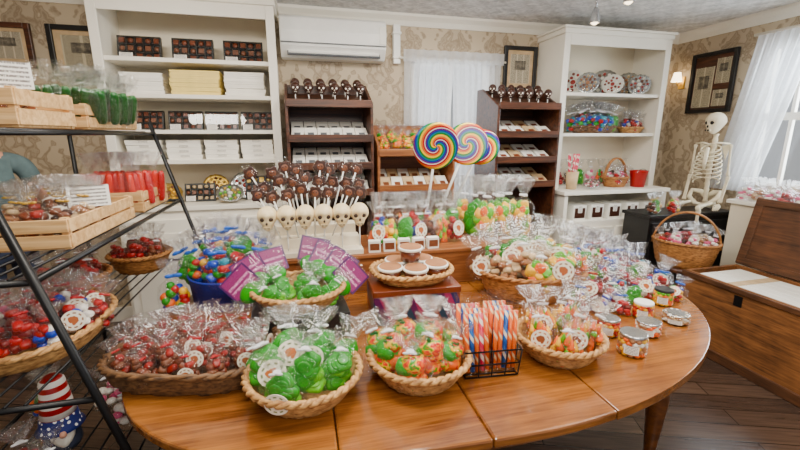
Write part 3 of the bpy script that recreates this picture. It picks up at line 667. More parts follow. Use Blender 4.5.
# wooden riser across the back
RZ=.95; RX=.57
t=thing('wooden_riser','long orange wood riser box standing across the table back','display riser',(RX,2.16,TZ))
part('front_board',lambda b:b.b2(-.74,.74,-.2,-.18,0,RZ-TZ-.02),'owood',t,bev=.003); part('top_board',lambda b:b.b2(-.76,.76,-.21,.21,RZ-TZ-.02,RZ-TZ),'owood',t,bev=.003)
for s in (-1,1): part('end_board',lambda b:b.b2(s*.73-.01,s*.73+.01,-.18,.2,0,RZ-TZ-.02),'owood',t)
def skullfn(b):
    def fn(x,y,z):
        X,Y,Z=x*.84,y*1.0,z*.9
        if z<-.05:
            q=(-.05-z)/.95; X*=1-.4*q; Y=Y*(1-.3*q)-.16*q; Z=Z*1.25-.1*q
        for sx in (-1,1):
            d=(X-sx*.32)**2+(Z+.12)**2
            if y<0: Y+=.34*exp(-d/.035)
        if y<0: Y+=.18*exp(-(X**2/.01+(Z+.46)**2/.02))
        if z<-.1: X*=1-.14*exp(-((Z+.6)**2)/.02)
        return X,Y,Z
    b.ell((0,0,0),(1,1,1),32,24,fn=fn)
    for i in range(7):
        a=-.5+i/6.; b.box((a*.5,-.83+abs(a)*.25,-.85),(.075,.1,.2))
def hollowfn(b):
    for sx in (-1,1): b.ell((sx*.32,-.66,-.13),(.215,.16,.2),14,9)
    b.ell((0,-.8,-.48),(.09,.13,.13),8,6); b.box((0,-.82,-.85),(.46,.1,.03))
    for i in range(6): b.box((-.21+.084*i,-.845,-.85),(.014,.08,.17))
def skullpop(x,y,z,s,label,group,mt='ivory',dk='tand',rx=0.,stick=.1):
    t=thing('skull_lollipop',label,'lollipop',(x,y,z),(rx,0,face(x,y)+R.uniform(-.15,.15)),group)
    part('stick',lambda b:b.tube([(0,0,0),(0,0,stick)],.004,6),'stick',t,key=('sks',stick))
    k=part('skull',skullfn,mt,t,key=('sk',mt),loc=(0,0,stick+s*1.1),sc=(s,s,s))
    part('face_hollows',hollowfn,dk,k,key=('skh',dk))
    return t
def pop(x,y,z,label,group,stick=.2,ry=0.):
    t=thing('chocolate_lollipop',label,'lollipop',(x,y,z),(R.uniform(-.1,.05),ry+R.uniform(-.06,.06),face(x,y)+R.uniform(-.3,.3)),group)
    part('stick',lambda b:b.tube([(0,-.007,0),(0,-.007,stick+.012)],.0045,6),'stick',t,key=('pps',stick))
    def dsc(b):
        X=Matrix.Translation((0,0,stick+.032))@Matrix.Rotation(pi/2,4,'X')
        b.lathe([(.03,-.005),(.035,-.003),(.035,.003),(.03,.006)],28,X=X,fn=lambda a,i:1+.15*cos(5*a+pi/2)); b.ell((0,-.005,stick+.032),(.02,.003,.018),12,6,mi=1); b.ell((-.008,-.008,stick+.036),(.004,.002,.004),6,4); b.ell((.008,-.008,stick+.036),(.004,.002,.004),6,4)
    part('chocolate_disc',dsc,['choc','milk'],t,key=('ppd',stick))
    part('cellophane_wrapper',lambda b:b.lathe([(.006,stick-.05),(.014,stick-.03),(.02,stick-.015),(.038,stick+.01),(.038,stick+.05),(.02,stick+.07),(.026,stick+.09)],16,sy=.4,cap=(True,False),fn=lambda a,i:1+.14*sin(5*a+i)),'cello',t,key=('ppw',stick))
sx,sy=.04,2.1
t=thing('pop_stand','cream stepped lollipop stand on the wooden riser','lollipop stand',(sx,sy,RZ),-.02)
part('step_block',lambda b:[b.b2(-.23,.26,-.13,-.045,0,.03),b.b2(-.22,.25,-.045,.04,0,.08),b.b2(-.21,.24,.04,.13,0,.13)],'wshelf',t,bev=.004)
for i in range(6): skullpop(sx-.205+.09*i,sy-.09,RZ+.025,.058,'large ivory skull lollipop in the front row of the cream stand','ivory skull lollipops',stick=.122)
for r,(dy,dz,st,nm) in enumerate(((-.02,.075,.2,'middle'),(.06,.125,.2,'back'),(.105,.125,.26,'rearmost'))):
    for i in range(8): pop(sx-.15+.043*i+.022*(r%2),sy+dy,RZ+dz,f'dark chocolate lollipop in the {nm} row of the cream stand',f'{nm} row chocolate lollipops',st+.02*R.randrange(2),(i-3.5)*.13+R.uniform(-.05,.05))
# bags on riser behind
rk=['multi','gummy','green','rwb','brownc','corn','redc']; rn=['rainbow','yellow','green','red white and blue','brown','orange','red']
for i in range(14):
    j=i%7; row=i//7
    bag(rk[(j+3*row)%7],.24+.03*row,.40+.075*j+.03*row,2.1+.13*row,RZ,f'{rn[(j+3*row)%7]} candy bag standing on the riser behind the small cartons',f'{rn[(j+3*row)%7]} bags on the riser',(-.1,R.uniform(-.12,.12),face(.6,2.2)+R.uniform(-.5,.5)),'st_b' if i%3==0 else None,'wribbon',.8)
for i in range(5):
    x=.36+.08*i; t=thing('chocolate_bar_box',f'small white and brown box, {["leftmost","second","third","fourth","rightmost"][i]} along the riser front','box',(x,2.0,RZ),R.uniform(-.1,.1))
    part('carton',lambda b:b.box((0,0,.03),(.062,.04,.06)),'paperw',t,key='cbx'); part('printed_panel',lambda b:b.box((0,-.021,.03),(.05,.002,.036)),'milk',t,key='cbp')
ek=['gummy','green','gummy','corn','multi','gummy','green','gummy','gummy']; en=['pale yellow','green','pale yellow','orange','rainbow','pale yellow','green','pale yellow','pale yellow']
for i in range(9):
    bag(ek[i],.35,.96+.042*i,2.28-.07*(i%3),RZ,f'tall {en[i]} candy bag at the riser\'s right end',f'tall {en[i]} bags right of swirl lollipops',(-.05,R.uniform(-.15,.15),face(1.2,2.2)+R.uniform(-.5,.5)),None,'wribbon',.7)
# giant swirl lollipops
t=thing('lollipop_block','dark wooden holder block for the giant swirl lollipops','lollipop holder',(.80,2.33,RZ))
part('block',lambda b:b.box((0,0,.035),(.3,.06,.07)),'dwood',t,bev=.004)
def biglol(px,py,Y,r,rz,label,bx):
    p=PY(px,py,Y); base=Vector((bx,2.33,RZ+.04)); d=p-base; L=d.length
    t=thing('swirl_lollipop',label,'giant lollipop',base,0)
    z=d.normalized(); xx=Vector((cos(rz),sin(rz),0)); xx=(xx-z*xx.dot(z)).normalized(); yy=z.cross(xx)
    t.rotation_euler=Matrix((xx,yy,z)).transposed().to_euler()
    part('stick',lambda b:b.tube([(0,0,0),(0,0,L)],.008,8),'stick',t)
    part('candy_disc',lambda b:b.lathe([(r*.9,-.014),(r*.98,-.009),(r,0),(r*.98,.009),(r*.9,.014)],40,X=Matrix.Rotation(pi/2,4,'X')),'swirl',t,loc=(0,0,L))
biglol(436,146,2.27,.138,-.1,'giant rainbow swirl lollipop, leftmost of the three',.74)
biglol(467,144,2.33,.13,-.3,'giant rainbow swirl lollipop, middle of the three',.80)
biglol(481,147,2.39,.118,-.6,'giant rainbow swirl lollipop, rightmost and half hidden',.86)
# big rear basket
BNS=['yellow gummy bag','green candy bag','tan caramel bag','orange candy bag','rainbow candy bag']
basket('large honey wicker basket of labelled candy bags at the table back',(1.12,1.72,TZ),.27,.18,.13,'wickm',-.2,.78)
heap(['gummy','green','tan','corn','multi'],1.12,1.72,TZ+.07,.27,.18,18,.26,[x+' in the large honey wicker basket' for x in BNS],'bags in the large honey basket',.08,.6,rot=-.2,lean=.42,tie='wribbon',spread=.84,w=1.03)
# right end loose pile
CN={'redc':'red','rwb':'red white and blue','bluemix':'blue and teal','green':'green','multi':'rainbow','white':'white and pink','gummy':'yellow','brownc':'brown'}
i=0
for px,py,k,h in ((590,302,'redc',.2),(612,310,'rwb',.18),(600,287,'bluemix',.22),(622,292,'redc',.2),(640,298,'rwb',.17),(587,274,'green',.22),(606,270,'multi',.24),(628,274,'redc',.23),(646,280,'bluemix',.21),(618,258,'green',.22),(640,260,'rwb',.22),(596,258,'gummy',.24),(650,266,'redc',.2),(580,262,'brownc',.21),(575,310,'multi',.16),(630,304,'green',.15),(657,288,'bluemix',.18),(612,280,'rwb',.24),(634,284,'green',.18),(604,262,'rwb',.24),(628,262,'bluemix',.22),(592,268,'redc',.22),(618,268,'gummy',.2),(648,271,'rwb',.2),(584,290,'gummy',.18),(614,298,'bluemix',.18),(668,291,'redc',.15),(650,296,'rwb',.15),(596,314,'rwb',.14),(624,316,'redc',.13),(566,298,'green',.17),(606,296,'redc',.18),(682,300,'multi',.13)):
    p=PZ(px,py,TZ); cn=CN[k]; x,y=ontable(p.x,p.y)
    bag(k,h,x,y,TZ,f'{cn} cellophane candy bag in the loose pile at the table\'s right end',f'{cn} bags in the right pile',(R.uniform(-.5,-.1),R.uniform(-.35,.35),face(x,y)+R.uniform(-.6,.6)),'st_b' if i%4==0 else None,['ribbon','wribbon','bribbon'][i%3],1.12); i+=1
# ------------------------------------------------------------ display racks at the back
def rack(label,x0,x1,levels,top,mt,yf=3.08,yb=3.5):
    t=thing('display_rack',label,'display rack',((x0+x1)/2,(yf+yb)/2,0)); w=(x1-x0)/2; d=(yb-yf)/2
    poly=[(-d,0),(d,0),(d,top),(d-.1,top),(-d,top-.16)]
    for s in (-1,1): part('side_panel',lambda b:b.prism(poly,s*w-.011,s*w+.011,0,Xr),mt,t,bev=.004)
    part('back_panel',lambda b:b.b2(-w,w,d-.015,d,.05,top),mt,t)
    for z in levels:
        part('shelf',lambda b:[b.box((0,0,z+.05),(2*w-.022,2*d*1.03,.014),rot=(atan2(.12,2*d),0,0)),b.box((0,-d-.004,z+.015),(2*w,.014,.055))],mt,t,bev=.003)
    al=atan2(.12,2*d)
    def S(u,v,k): return Vector(((x0+x1)/2+u*(w-.02),yf+2*d*v,levels[k]-.01+.12*v+.017)),al
    return S
def packet(p,al,label,group,colr='paperw',w=.092,h=.15,pr='grey'):
    t=thing('candy_packet',label,'candy packet',p,(al,0,R.uniform(-.06,.06)),group)
    part('sleeve',lambda b:b.box((0,0,.011),(w,h,.018)),colr,t,key=('pks',w,h,colr),bev=.004)
    part('printed_panel',lambda b:b.box((0,-h*.1,.021),(w*.5,h*.25,.001)),pr,t,key=('pkp',w,h,pr))
S=rack('dark walnut display rack of white packets below the air conditioner',-.07,.55,[1.76,1.51,1.305,1.1],1.94,'dwood')
lvl=['top','second','third','lowest']
for k in (1,2,3):
    for r in range(2):
        for i in range(6): p,al=S(-.83+.332*i,.22+.42*r,k); packet(p+Vector((0,0,.004)),al+.3,f'white candy packet on the {lvl[k]} shelf of left walnut rack',f'packets on {lvl[k]} shelf of left rack','paperw')
for r in range(2):
    for i in range(6):
        p,al=S(-.83+.332*i,.25+.4*r,0); skullpop(p.x,p.y,p.z,.042,'dark chocolate skull on top of left walnut rack','chocolate skulls on left rack','choc','whitec',stick=.05)
S=rack('low orange wood display rack of candy between the walnut racks',.6,1.22,[1.40,1.12,.85],1.63,'owood')
for r in range(2):
    for i in range(6): p,al=S(-.83+.332*i,.2+.4*r,0); bag(['corn','pumpkin','gummy'][(i+r)%3],.15,p.x,p.y,p.z+.01,'small orange candy bag on the top shelf of low orange rack','bags on the low rack',(-.3,0,R.uniform(-.3,.3)),None,'gold',1.1)
for r in range(2):
    for i in range(6): p,al=S(-.83+.332*i,.22+.42*r,1); packet(p+Vector((0,0,.004)),al+.3,('white' if (i+r)%2 else 'tan')+' packet on the second shelf of low orange rack','packets on the low rack','paperw' if (i+r)%2 else 'tan',pr='milk')
S=rack('dark walnut display rack beside the white hutch',1.6,2.17,[1.77,1.54,1.33,1.12],1.94,'dwood')
for k in (1,2,3):
    for r in range(2):
        for i in range(4):
            p,al=S(-.72+.48*i,.22+.42*r,k); packet(p+Vector((0,0,.004)),al+.2,f'{"white" if (i+k)%3 else "tan"} packet on the {lvl[k]} shelf of right walnut rack',f'packets on {lvl[k]} shelf of right rack','paperw' if (i+k)%3 else 'tan',.11,.14,'brown')
for r in range(2):
    for i in range(6):
        p,al=S(-.83+.332*i,.25+.4*r,0); skullpop(p.x,p.y,p.z,.04,'dark chocolate skull on top of right walnut rack','chocolate skulls on right rack','choc','whitec',stick=.045)
# ------------------------------------------------------------ case counter items
def cx(px,py,Y): return PY(px,py,Y).x
window_box(200,1.041,'pale assortment box on the left case counter',.22,.14,3.42,'tan',-.35,py=185)
window_box(262,1.041,'gold trimmed assortment box at right of the case counter',.25,.19,3.42,'gold',-.3,py=185)
def platter(x,y,z,r,label,cols,lean=1.2,group=None,plate='silver'):
    t=thing('candy_platter',label,'candy platter',(x,y,z),(0,0,face(x,y)),group)
    T=Matrix.Translation((0,0,r*abs(sin(lean))*.98+.004))@Matrix.Rotation(lean,4,'X')
    part('plate',lambda b:b.lathe([(r*.5,0),(r*.8,.006),(r,.018),(r*.97,.022),(r*.75,.011)],32,X=T,fn=lambda a,i:1+(.025*cos(16*a) if i in(2,3) else 0)),plate,t)
    def pc(b):
        for k,(rr_,n,sz) in enumerate(((.66,12,.12),(.38,7,.13),(0,1,.2))):
            for i in range(n):
                a=2*pi*i/n+k; b.ell((r*rr_*cos(a),r*rr_*sin(a),.016),(r*sz,r*sz,.01),8,5,mi=(i+k)%len(cols),X=T)
    part('candies',pc,cols,t); part('cellophane_cover',lambda b:b.lathe([(r*1.0,.021),(r*.9,.028),(r*.5,.032),(r*.05,.033)],24,X=T),'glass',t)
platter(cx(230,192,3.3),3.3,1.041,.1,'round platter of green wrapped candy on the left case counter',['lime','gold','whitec'],.6)
platter(cx(168,192,3.36),3.36,1.041,.1,'round platter of gold candy at left of the case counter',['gold','yellow','milk'],.7,plate='gold')
platter(cx(246,192,3.48),3.48,1.041,.11,'round silver platter behind the green one on the case counter',['milk','whitec','rose'],1.2)
platter(cx(216,180,3.52),3.52,1.041,.1,'small gold platter upright at the back of the case counter',['brown','gold','milk'],1.25,plate='gold')
# hutch contents
for i,(px,r,Y,l) in enumerate(((573,.12,3.52,'first'),(588,.1,3.38,'second'),(604,.13,3.54,'third'),(613,.095,3.38,'fourth'),(628,.12,3.53,'fifth'),(640,.1,3.38,'sixth and rightmost'))):
    platter(cx(px,80,Y),Y,1.92,r,f'ornate candy platter, {l} from left on the hutch top shelf',[['brown','whitec','rose'],['tan','milk','kraft'],['rose','milk','whitec']][i%3],1.25,plate='silver' if i%3 else 'paperw')
x=cx(592,130,3.42); basket('wicker basket of bright candy bags on the hutch middle shelf',(x,3.42,1.566),.24,.13,.06,'wickd',0,.75)
heap(['bluemix','multi','bluemix','green','redc'],x,3.42,1.58,.24,.13,18,.24,['blue candy bag in the hutch middle shelf basket','rainbow candy bag in the hutch middle shelf basket','blue candy bag in the hutch middle shelf basket','green candy bag in the hutch middle shelf basket','red candy bag in the hutch middle shelf basket'],'bags on the hutch middle shelf',.06,0,lean=.35,spread=.85,back=.05)
x=cx(630,130,3.42); basket('shallow light basket of small candy at right of hutch middle shelf',(x,3.42,1.566),.11,.11,.05,'wickl',0,.75)
heap(['rwb','redc'],x,3.42,1.58,.11,.11,8,.18,['red white and blue bag in the shallow hutch basket','red candy bag in the shallow hutch basket'],'bags in shallow hutch basket',.04,0,spread=.65,lean=.2,back=.1)
x=cx(571,188,3.2); t=thing('straw_cup','tall tan cup full of pink striped candy straws','cup of candy straws',(x,3.2,1.061))
part('cup',lambda b:b.lathe([(.045,0),(.055,.16),(.05,.16),(.042,.006)],24),'tan',t)
for i in range(9):
    a=i*2.4; part('candy_straw',lambda b:b.tube([(.02*cos(a),.02*sin(a),.01),(.045*cos(a),.045*sin(a),.32)],.006,6),'hx_p',t,key=('straw',i))
x=cx(614,186,3.26); basket('small handled wicker basket of pink candy on the hutch counter',(x,3.26,1.061),.12,.1,.09,'wickm',0,.75,handle=.2)
heap(['white','redc'],x,3.26,1.09,.12,.1,8,.17,['pink candy bag in the handled hutch basket','red candy bag in the handled hutch basket'],'bags in handled hutch basket',.04,0,spread=.75)
x=cx(637,186,3.2); t=thing('red_bucket','bright red bucket with wire handle on the hutch counter','bucket',(x,3.2,1.061),.3)
part('pail',lambda b:b.lathe([(.06,0),(.08,.15),(.085,.155),(.077,.15),(.057,.006)],28),'red',t); part('bail_handle',lambda b:b.tube([(.08*cos(a),-.03,.14+.03*sin(a)) for a in [pi*i/12 for i in range(13)]],.003,6),'silver',t)
for k,px in enumerate((588,600)): platter(cx(px,187,3.2),3.16+.14*k,1.061,.075,f'low platter of candy, {"front" if k==0 else "rear"} one beside the straw cup',['pink','whitec','milk'],.3)
for i in range(7):
    k=['redc','brownc','green','white','multi','brownc','bluemix'][i]; cn=CN[k]; px=560+10.5*i
    bag(k,.25,cx(px,160,3.48),3.48,1.061,f'{cn} candy bag, {["first","second","third","fourth","fifth","sixth","last"][i]} along the back of the hutch counter',None,(-.05,0,R.uniform(-.3,.3)),None,'wribbon',.8)
for i,px in enumerate((573,590,607,624,641)): 
    candy_box(.135,.2,.14,'paperw',(cx(px,208,3.2),3.2,.781),0,f'white gift box with dark front, {["leftmost","second","third","fourth","rightmost"][i]} in the hutch\'s open bay',None,True,'choc')
# ------------------------------------------------------------ right side: cabinet, skeleton, stool basket, chest
t=thing('black_cabinet','low black cabinet that the skeleton sits on','cabinet',(3.28,2.82,0))
part('cabinet_body',lambda b:b.b2(-.44,.44,-.13,.15,.05,.86),'blackw',t,bev=.005); part('cabinet_top',lambda b:b.b2(-.46,.46,-.15,.16,.86,.89),'blackw',t,bev=.004); part('plinth',lambda b:b.b2(-.42,.42,-.11,.14,0,.05),'blackw',t)
for k in (-1,1):
    d=part('cabinet_door',lambda b:b.b2(k*.22-.2,k*.22+.2,-.145,-.131,.09,.82),'blackw',t,bev=.003); part('knob',lambda b:b.ell((k*.06,-.16,.5),(.012,.014,.012)),'silver',d)
for i in range(6):
    bag(['brownc','green','multi','redc','gummy','white'][i],.17,2.9+.07*i,2.74+.05*(i%3),.891,f'{["brown","green","rainbow","red","yellow","white and pink"][i]} candy bag on the black cabinet beside the skeleton',None,None,None,'gold')
SKX,SKY=3.57,2.84
t=thing('skeleton_prop','bone coloured plastic skeleton sitting upright beside the bright window curtain','skeleton',(SKX,SKY,.89),face(SKX,SKY)-.3,sc=(1.,1.,1.06))
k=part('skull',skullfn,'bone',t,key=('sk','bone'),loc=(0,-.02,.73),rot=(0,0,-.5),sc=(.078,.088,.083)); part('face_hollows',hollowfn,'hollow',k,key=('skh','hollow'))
part('spine',lambda b:b.tube([(0,.04-.03*sin(i/22*pi),.06+.57*i/22) for i in range(23)],[.016 if i%2 else .024 for i in range(23)],8),'bone',t)
def ribs(b):
    for i in range(9):
        z=.54-.034*i; w=.06+.045*sin((i+1)/10*pi*.75); dp=.06+.03*sin((i+1)/9*pi)
        for s in (-1,1):
            pts=[(s*w*sin(a),.03-dp*(1-cos(a))*.9,z-.035*(1-cos(a))*.9) for a in [pi*.96*q/12 for q in range(13 if i<7 else 9)]]
            b.tube(pts,.006,6)
    b.tube([(0,-.105,.52),(0,-.13,.42),(0,-.13,.34)],[.016,.018,.01],8)
part('rib_cage',ribs,'bone',t)
part('shoulder_girdle',lambda b:[(b.tube([(0,-.09,.545),(s*.06,-.06,.56),(s*.125,-.01,.552)],.008,6),b.prism([(0,0),(.065,.02),(.04,-.11)],-.004,.004,0,Matrix.Translation((s*.05,.06,.53))@Matrix.Rotation(pi/2,4,'X')@Matrix.Scale(s,4,(1,0,0)))) for s in (-1,1)],'bone',t)
def bonef(b,a,c,r): 
    a=Vector(a);c=Vector(c); b.tube([a,a.lerp(c,.06),a.lerp(c,.16),a.lerp(c,.84),a.lerp(c,.94),c],[r*1.2,r*1.7,r,r,r*1.7,r*1.2],8)
for s in (-1,1):
    def arm(b):
        bonef(b,(s*.13,0,.545),(s*.14,.02,.29),.009); bonef(b,(s*.14,.02,.285),(s*.13,-.06,.07),.007); bonef(b,(s*.152,.02,.285),(s*.145,-.06,.07),.006)
        for i in range(5):
            x=s*(.115+.01*i); L=[.045,.07,.075,.07,.055][i]
            b.tube([(s*.137,-.065,.06),(x+s*(-.01 if i==0 else 0),-.09,.045),(x,-.09-L*.5,.03),(x,-.09-L,.015)],[.006,.005,.0045,.003],6)
    part('arm_bones',arm,'bone',t)
    def legf(b):
        bonef(b,(s*.08,0,.06),(s*.09,-.36,.06),.013); bonef(b,(s*.09,-.37,.05),(s*.09,-.38,-.32),.012); b.ell((s*.09,-.395,.055),(.02,.014,.022))
        for i in range(5): b.tube([(s*.09,-.37,-.33),(s*(.07+.011*i),-.44,-.35),(s*(.065+.014*i),-.5,-.36)],[.012,.007,.004],6)
    part('leg_bones',legf,'bone',t)
def pel(b):
    for s in (-1,1): b.tube([(0,.05,.1),(s*.05,.06,.14),(s*.11,.02,.15),(s*.105,-.04,.1),(s*.05,-.06,.05),(0,-.07,.045)],[.02,.022,.018,.02,.016,.012],8); b.tube([(s*.08,.0,.07),(s*.05,.02,.016),(s*.03,-.05,.04)],.013,8)
part('pelvis',pel,'bone',t)
# stool + handled basket
STX,STY=2.98,2.46
t=thing('wooden_stool','dark wooden stool under the big handled basket','stool',(STX,STY,0))
part('seat',lambda b:b.lathe([(.16,.48),(.17,.49),(.17,.51),(.16,.52)],28),'dwood',t)
for k in range(4):
    a=pi/4+k*pi/2; part('leg',lambda b:b.tube([(.1*cos(a),.1*sin(a),.48),(.13*cos(a),.13*sin(a),0)],.016,8),'dwood',t)
basket('honey wicker basket with tall handle on the stool near skeleton',(STX,STY,.521),.225,.18,.2,'wickm',face(STX,STY),.78,handle=.27)
heap(['redc','white','tan'],STX,STY,.66,.22,.175,11,.18,['red candy bag in the tall handled basket','white candy bag in the tall handled basket','tan candy bag in the tall handled basket'],'bags in the tall handled basket',.04,.2,spread=.8)
# chest
CXf,CXb,CYn,CYf,CH=2.76,3.26,1.25,2.25,.57
t=thing('wooden_chest','old open wooden chest with tilted dark lid along right wall','chest',((CXf+CXb)/2,(CYn+CYf)/2,0))
hx,hy=(CXb-CXf)/2,(CYf-CYn)/2
part('chest_wall',lambda b:[b.b2(-hx,-hx+.022,-hy,hy,.06,CH),b.b2(hx-.022,hx,-hy,hy,.06,CH),b.b2(-hx+.022,hx-.022,-hy,-hy+.022,.06,CH),b.b2(-hx+.022,hx-.022,hy-.022,hy,.06,CH),b.b2(-hx+.02,hx-.02,-hy+.02,hy-.02,.06,.08)],'chest',t,bev=.004)
part('plinth',lambda b:b.b2(-hx-.015,hx,-hy-.015,hy+.01,0,.07),'chestd',t,bev=.006); part('top_moulding',lambda b:[b.b2(-hx-.014,-hx,-hy-.014,hy+.01,CH-.04,CH-.005),b.b2(-hx,hx,hy,hy+.01,CH-.04,CH-.005)],'chestd',t,bev=.004)
part('lid',lambda b:[b.box((.0,0,.26),(.022,2*hy,.52)),b.box((-.016,0,.03),(.012,2*hy,.05)),b.box((-.016,0,.49),(.012,2*hy,.05)),b.box((-.016,-hy+.03,.26),(.012,.06,.42)),b.box((-.016,hy-.03,.26),(.012,.06,.42))],'chestd',t,loc=(hx+.0,0,CH+.005),rot=(0,.2,0),bev=.003)
part('paper_liner',lambda b:b.b2(-hx+.022,hx-.022,-hy+.022,hy-.022,.08,.42),'tan',t)
part('lock_plate',lambda b:b.box((-hx-.003,.1,CH-.09),(.006,.05,.07)),'black',t)
for i in range(5):
    t=thing('flat_carton',f'long white carton lying in the open chest, {["nearest front","second","third","fourth","last"][i]} from its front wall','carton',(2.84+.08*i,1.75,.421),R.uniform(-.02,.02))
    part('carton_body',lambda b:b.b2(-.037,.037,-.42,.42,0,.14),'paperw',t,key='flc',bev=.003); part('paper_band',lambda b:b.b2(-.0375,.0375,.15,.22,-.0005,.1405),'tan',t,key='flb')
# window bench along the right wall
t=thing('window_bench','cream side counter along the right wall under the window','counter',(3.68,1.75,0))
part('counter_body',lambda b:b.b2(-.15,.2,-.7,.82,0,.99),'wshelf',t,bev=.004); part('counter_top',lambda b:b.b2(-.18,.2,-.72,.84,.99,1.02),'white',t,bev=.004)
for i in range(10):
    y=2.5-.1*(i//2); k=['white','tan','white','redc','white'][i//2]
    bag(k,.18,3.58+.13*(i%2),y,1.021,f'pale cellophane bag, {["first","second","third","fourth","fifth"][i//2]} {"front" if i%2==0 else "rear"} one along the window counter',None,(-.2,R.uniform(-.2,.2),-1.0+R.uniform(-.4,.4)),None,'wribbon',1.2,wrap='cellow')
# ------------------------------------------------------------ left rack
def fx(z): return -.67+.26*(1.2-z)
YN,YF,BX=1.15,2.5,-1.16
t=thing('ladder_rack','black metal ladder rack of wooden crates on the left','rack',(0,0,0))
for y in (YN,YF):
    part('front_post',lambda b:b.tube([(fx(1.62),y,1.62),(fx(0),y,0)],.011,8),'black',t); part('back_post',lambda b:b.tube([(BX,y,1.62),(BX,y,0)],.011,8),'black',t)
for z in (1.57,1.2,.85,.45):
    def rails(b):
        for y in (YN,YF): b.tube([(BX,y,z-.014),(fx(z),y,z-.014)],.009,6)
        b.tube([(BX,YN,z-.014),(BX,YF,z-.014)],.009,6)
        if z!=.85: b.tube([(fx(z),YN,z-.014),(fx(z),YF,z-.014)],.009,6)
        x1=fx(z) if z!=.85 else -.70
        for i in range(9): x=BX+(x1-BX)*(i+1)/10; b.tube([(x,YN,z-.005),(x,YF,z-.005)],.004,5)
    part('wire_shelf',rails,'black',t)
# top shelf
crate('pale wooden crate of green lollipop bags on the rack\'s top shelf',(-.94,2.15,1.572),.26,.5,.1,0)
for i in range(10):
    y=2.0+.066*(i//2); bag('greenlong',.25,-.95+.11*(i%2)+R.uniform(-.02,.02),y,1.60,'long dark green candy bag leaning in the top shelf crate','green bags in top crate',(.6+R.uniform(-.1,.1),R.uniform(-.12,.12),.5+R.uniform(-.2,.2)),None,None,.85)
for i in range(6): bag('brownc',.19,-.92+.06*(i%2),2.31+.025*i,1.61,'dark brown candy bag at the far end of the top shelf crate','brown bags behind the green ones',(-.1,.1,-.5),None,'gold',.9)
crate('plain pale wooden crate nearest the camera on the rack\'s top shelf',(-.94,1.64,1.572),.26,.32,.12,0)
for i in range(5): bag('brownc',.16,-.97+.03*(i%3),1.54+.05*i,1.60,'brown candy bag in the nearer top shelf crate','brown bags in top crate',(R.uniform(-.2,.2),R.uniform(-.2,.4),-.4),'st_b' if i==2 else None,'gold',.8)
tag(part('price_card',lambda b:b.box((0,0,.04),(.09,.003,.08)),'lblprint',loc=(-.84,1.55,1.69),rot=(-.1,0,face(-.84,1.5))),'white price card standing in the nearer top shelf crate','price card')
# shelf 2
crate('pale slatted crate of orange red candy bags on second rack shelf',(-.83,2.2,1.202),.26,.34,.1,0)
for i in range(10): bag('redlong',.24,-.92+.05*(i%5),2.1+.13*(i//5),1.225,'tall orange red candy bag in the second shelf crate','red bags in second shelf crate',(R.uniform(-.1,.1),R.uniform(-.1,.1),face(-.8,2.2)),None,None,.75)
crate('long slatted crate of brown candy bags on second rack shelf',(-.85,1.66,1.202),.3,.5,.1,0)
for i in range(15): bag(['brownc','tan','choc'][i%3],.17,-.95+.065*(i%4),1.48+.12*(i//4),1.225,['brown','tan','red brown'][i%3]+' candy bag in the long second shelf crate','bags in long crate '+['brown','tan','red'][i%3],(R.uniform(-.2,.1),R.uniform(-.1,.2),face(-.85,1.7)),'st_b' if i%6==0 else None,'gold',1.)
tag(part('price_card',lambda b:b.box((0,0,.04),(.12,.003,.075)),'lblprint',loc=(-.725,1.62,1.30),rot=(-.2,0,face(-.7,1.6))),'white price card on the long second shelf crate','price card')
# shelf 3
basket('wide light wicker tray of red wrapped candy on third rack shelf',(-.9,1.52,.852),.2,.26,.07,'wickl',0,.8,2.4)
heap(['redc','redc','redc','rwb','white'],-.9,1.52,.87,.2,.26,23,.175,['red candy bag in the third shelf wicker tray','red candy bag in the third shelf wicker tray','red candy bag in the third shelf wicker tray','red white and blue bag in the third shelf wicker tray','white and pink candy bag in the third shelf wicker tray'],'bags in third shelf tray',.05,.1,lean=.4,tie='ribbon',spread=.82)
basket('small honey basket at the far end of third rack shelf',(-.84,2.3,.852),.14,.14,.09,'wickm',0,.7)
heap(['redc','choc'],-.84,2.3,.9,.14,.14,7,.16,['red candy bag in the small honey rack basket','brown candy bag in the small honey rack basket'],'bags in small honey rack basket',.04,0)
basket('second honey basket against the back of third rack shelf',(-1.0,1.98,.852),.13,.15,.09,'wickm',0,.7)
heap('redc',-1.0,1.98,.9,.13,.15,7,.16,'red candy bag in the rear honey rack basket','bags in rear honey rack basket',.04,0)
# shelf 4
t=thing('patriotic_gnome','plush gnome in a red striped and blue starred hat on lowest rack shelf','gnome figure',(-.88,1.5,.452),face(-.88,1.5))
part('body',lambda b:b.lathe([(.048,0),(.056,.02),(.052,.06),(.035,.09)],24),'jeans',t); part('beard',lambda b:b.ell((0,-.042,.052),(.032,.02,.038),12,8,fn=lambda x,y,z:(x*(1+.5*z),y,z)),'whitec',t); part('nose',lambda b:b.ell((0,-.064,.08),(.012,.012,.012)),'skin',t)
part('hat_brim',lambda b:b.lathe([(.062,.078),(.072,.082),(.062,.092),(.055,.13),(.054,.132)],24),'stars',t); part('hat',lambda b:b.lathe([(.053,.13),(.047,.175),(.042,.22),(.036,.265),(.02,.28)],24),'flagh',t)
for i in range(9): bag(['white','redc','multi'][i%3],.18,-1.03+.11*(i%4),1.3+.2*(i//3)+.06*(i%2) if i!=4 else 1.75,.452,['white','red','rainbow'][i%3]+' cellophane bag on the lowest rack shelf','bags on lowest shelf '+['white','red','rainbow'][i%3],None,None,'wribbon',1.1)
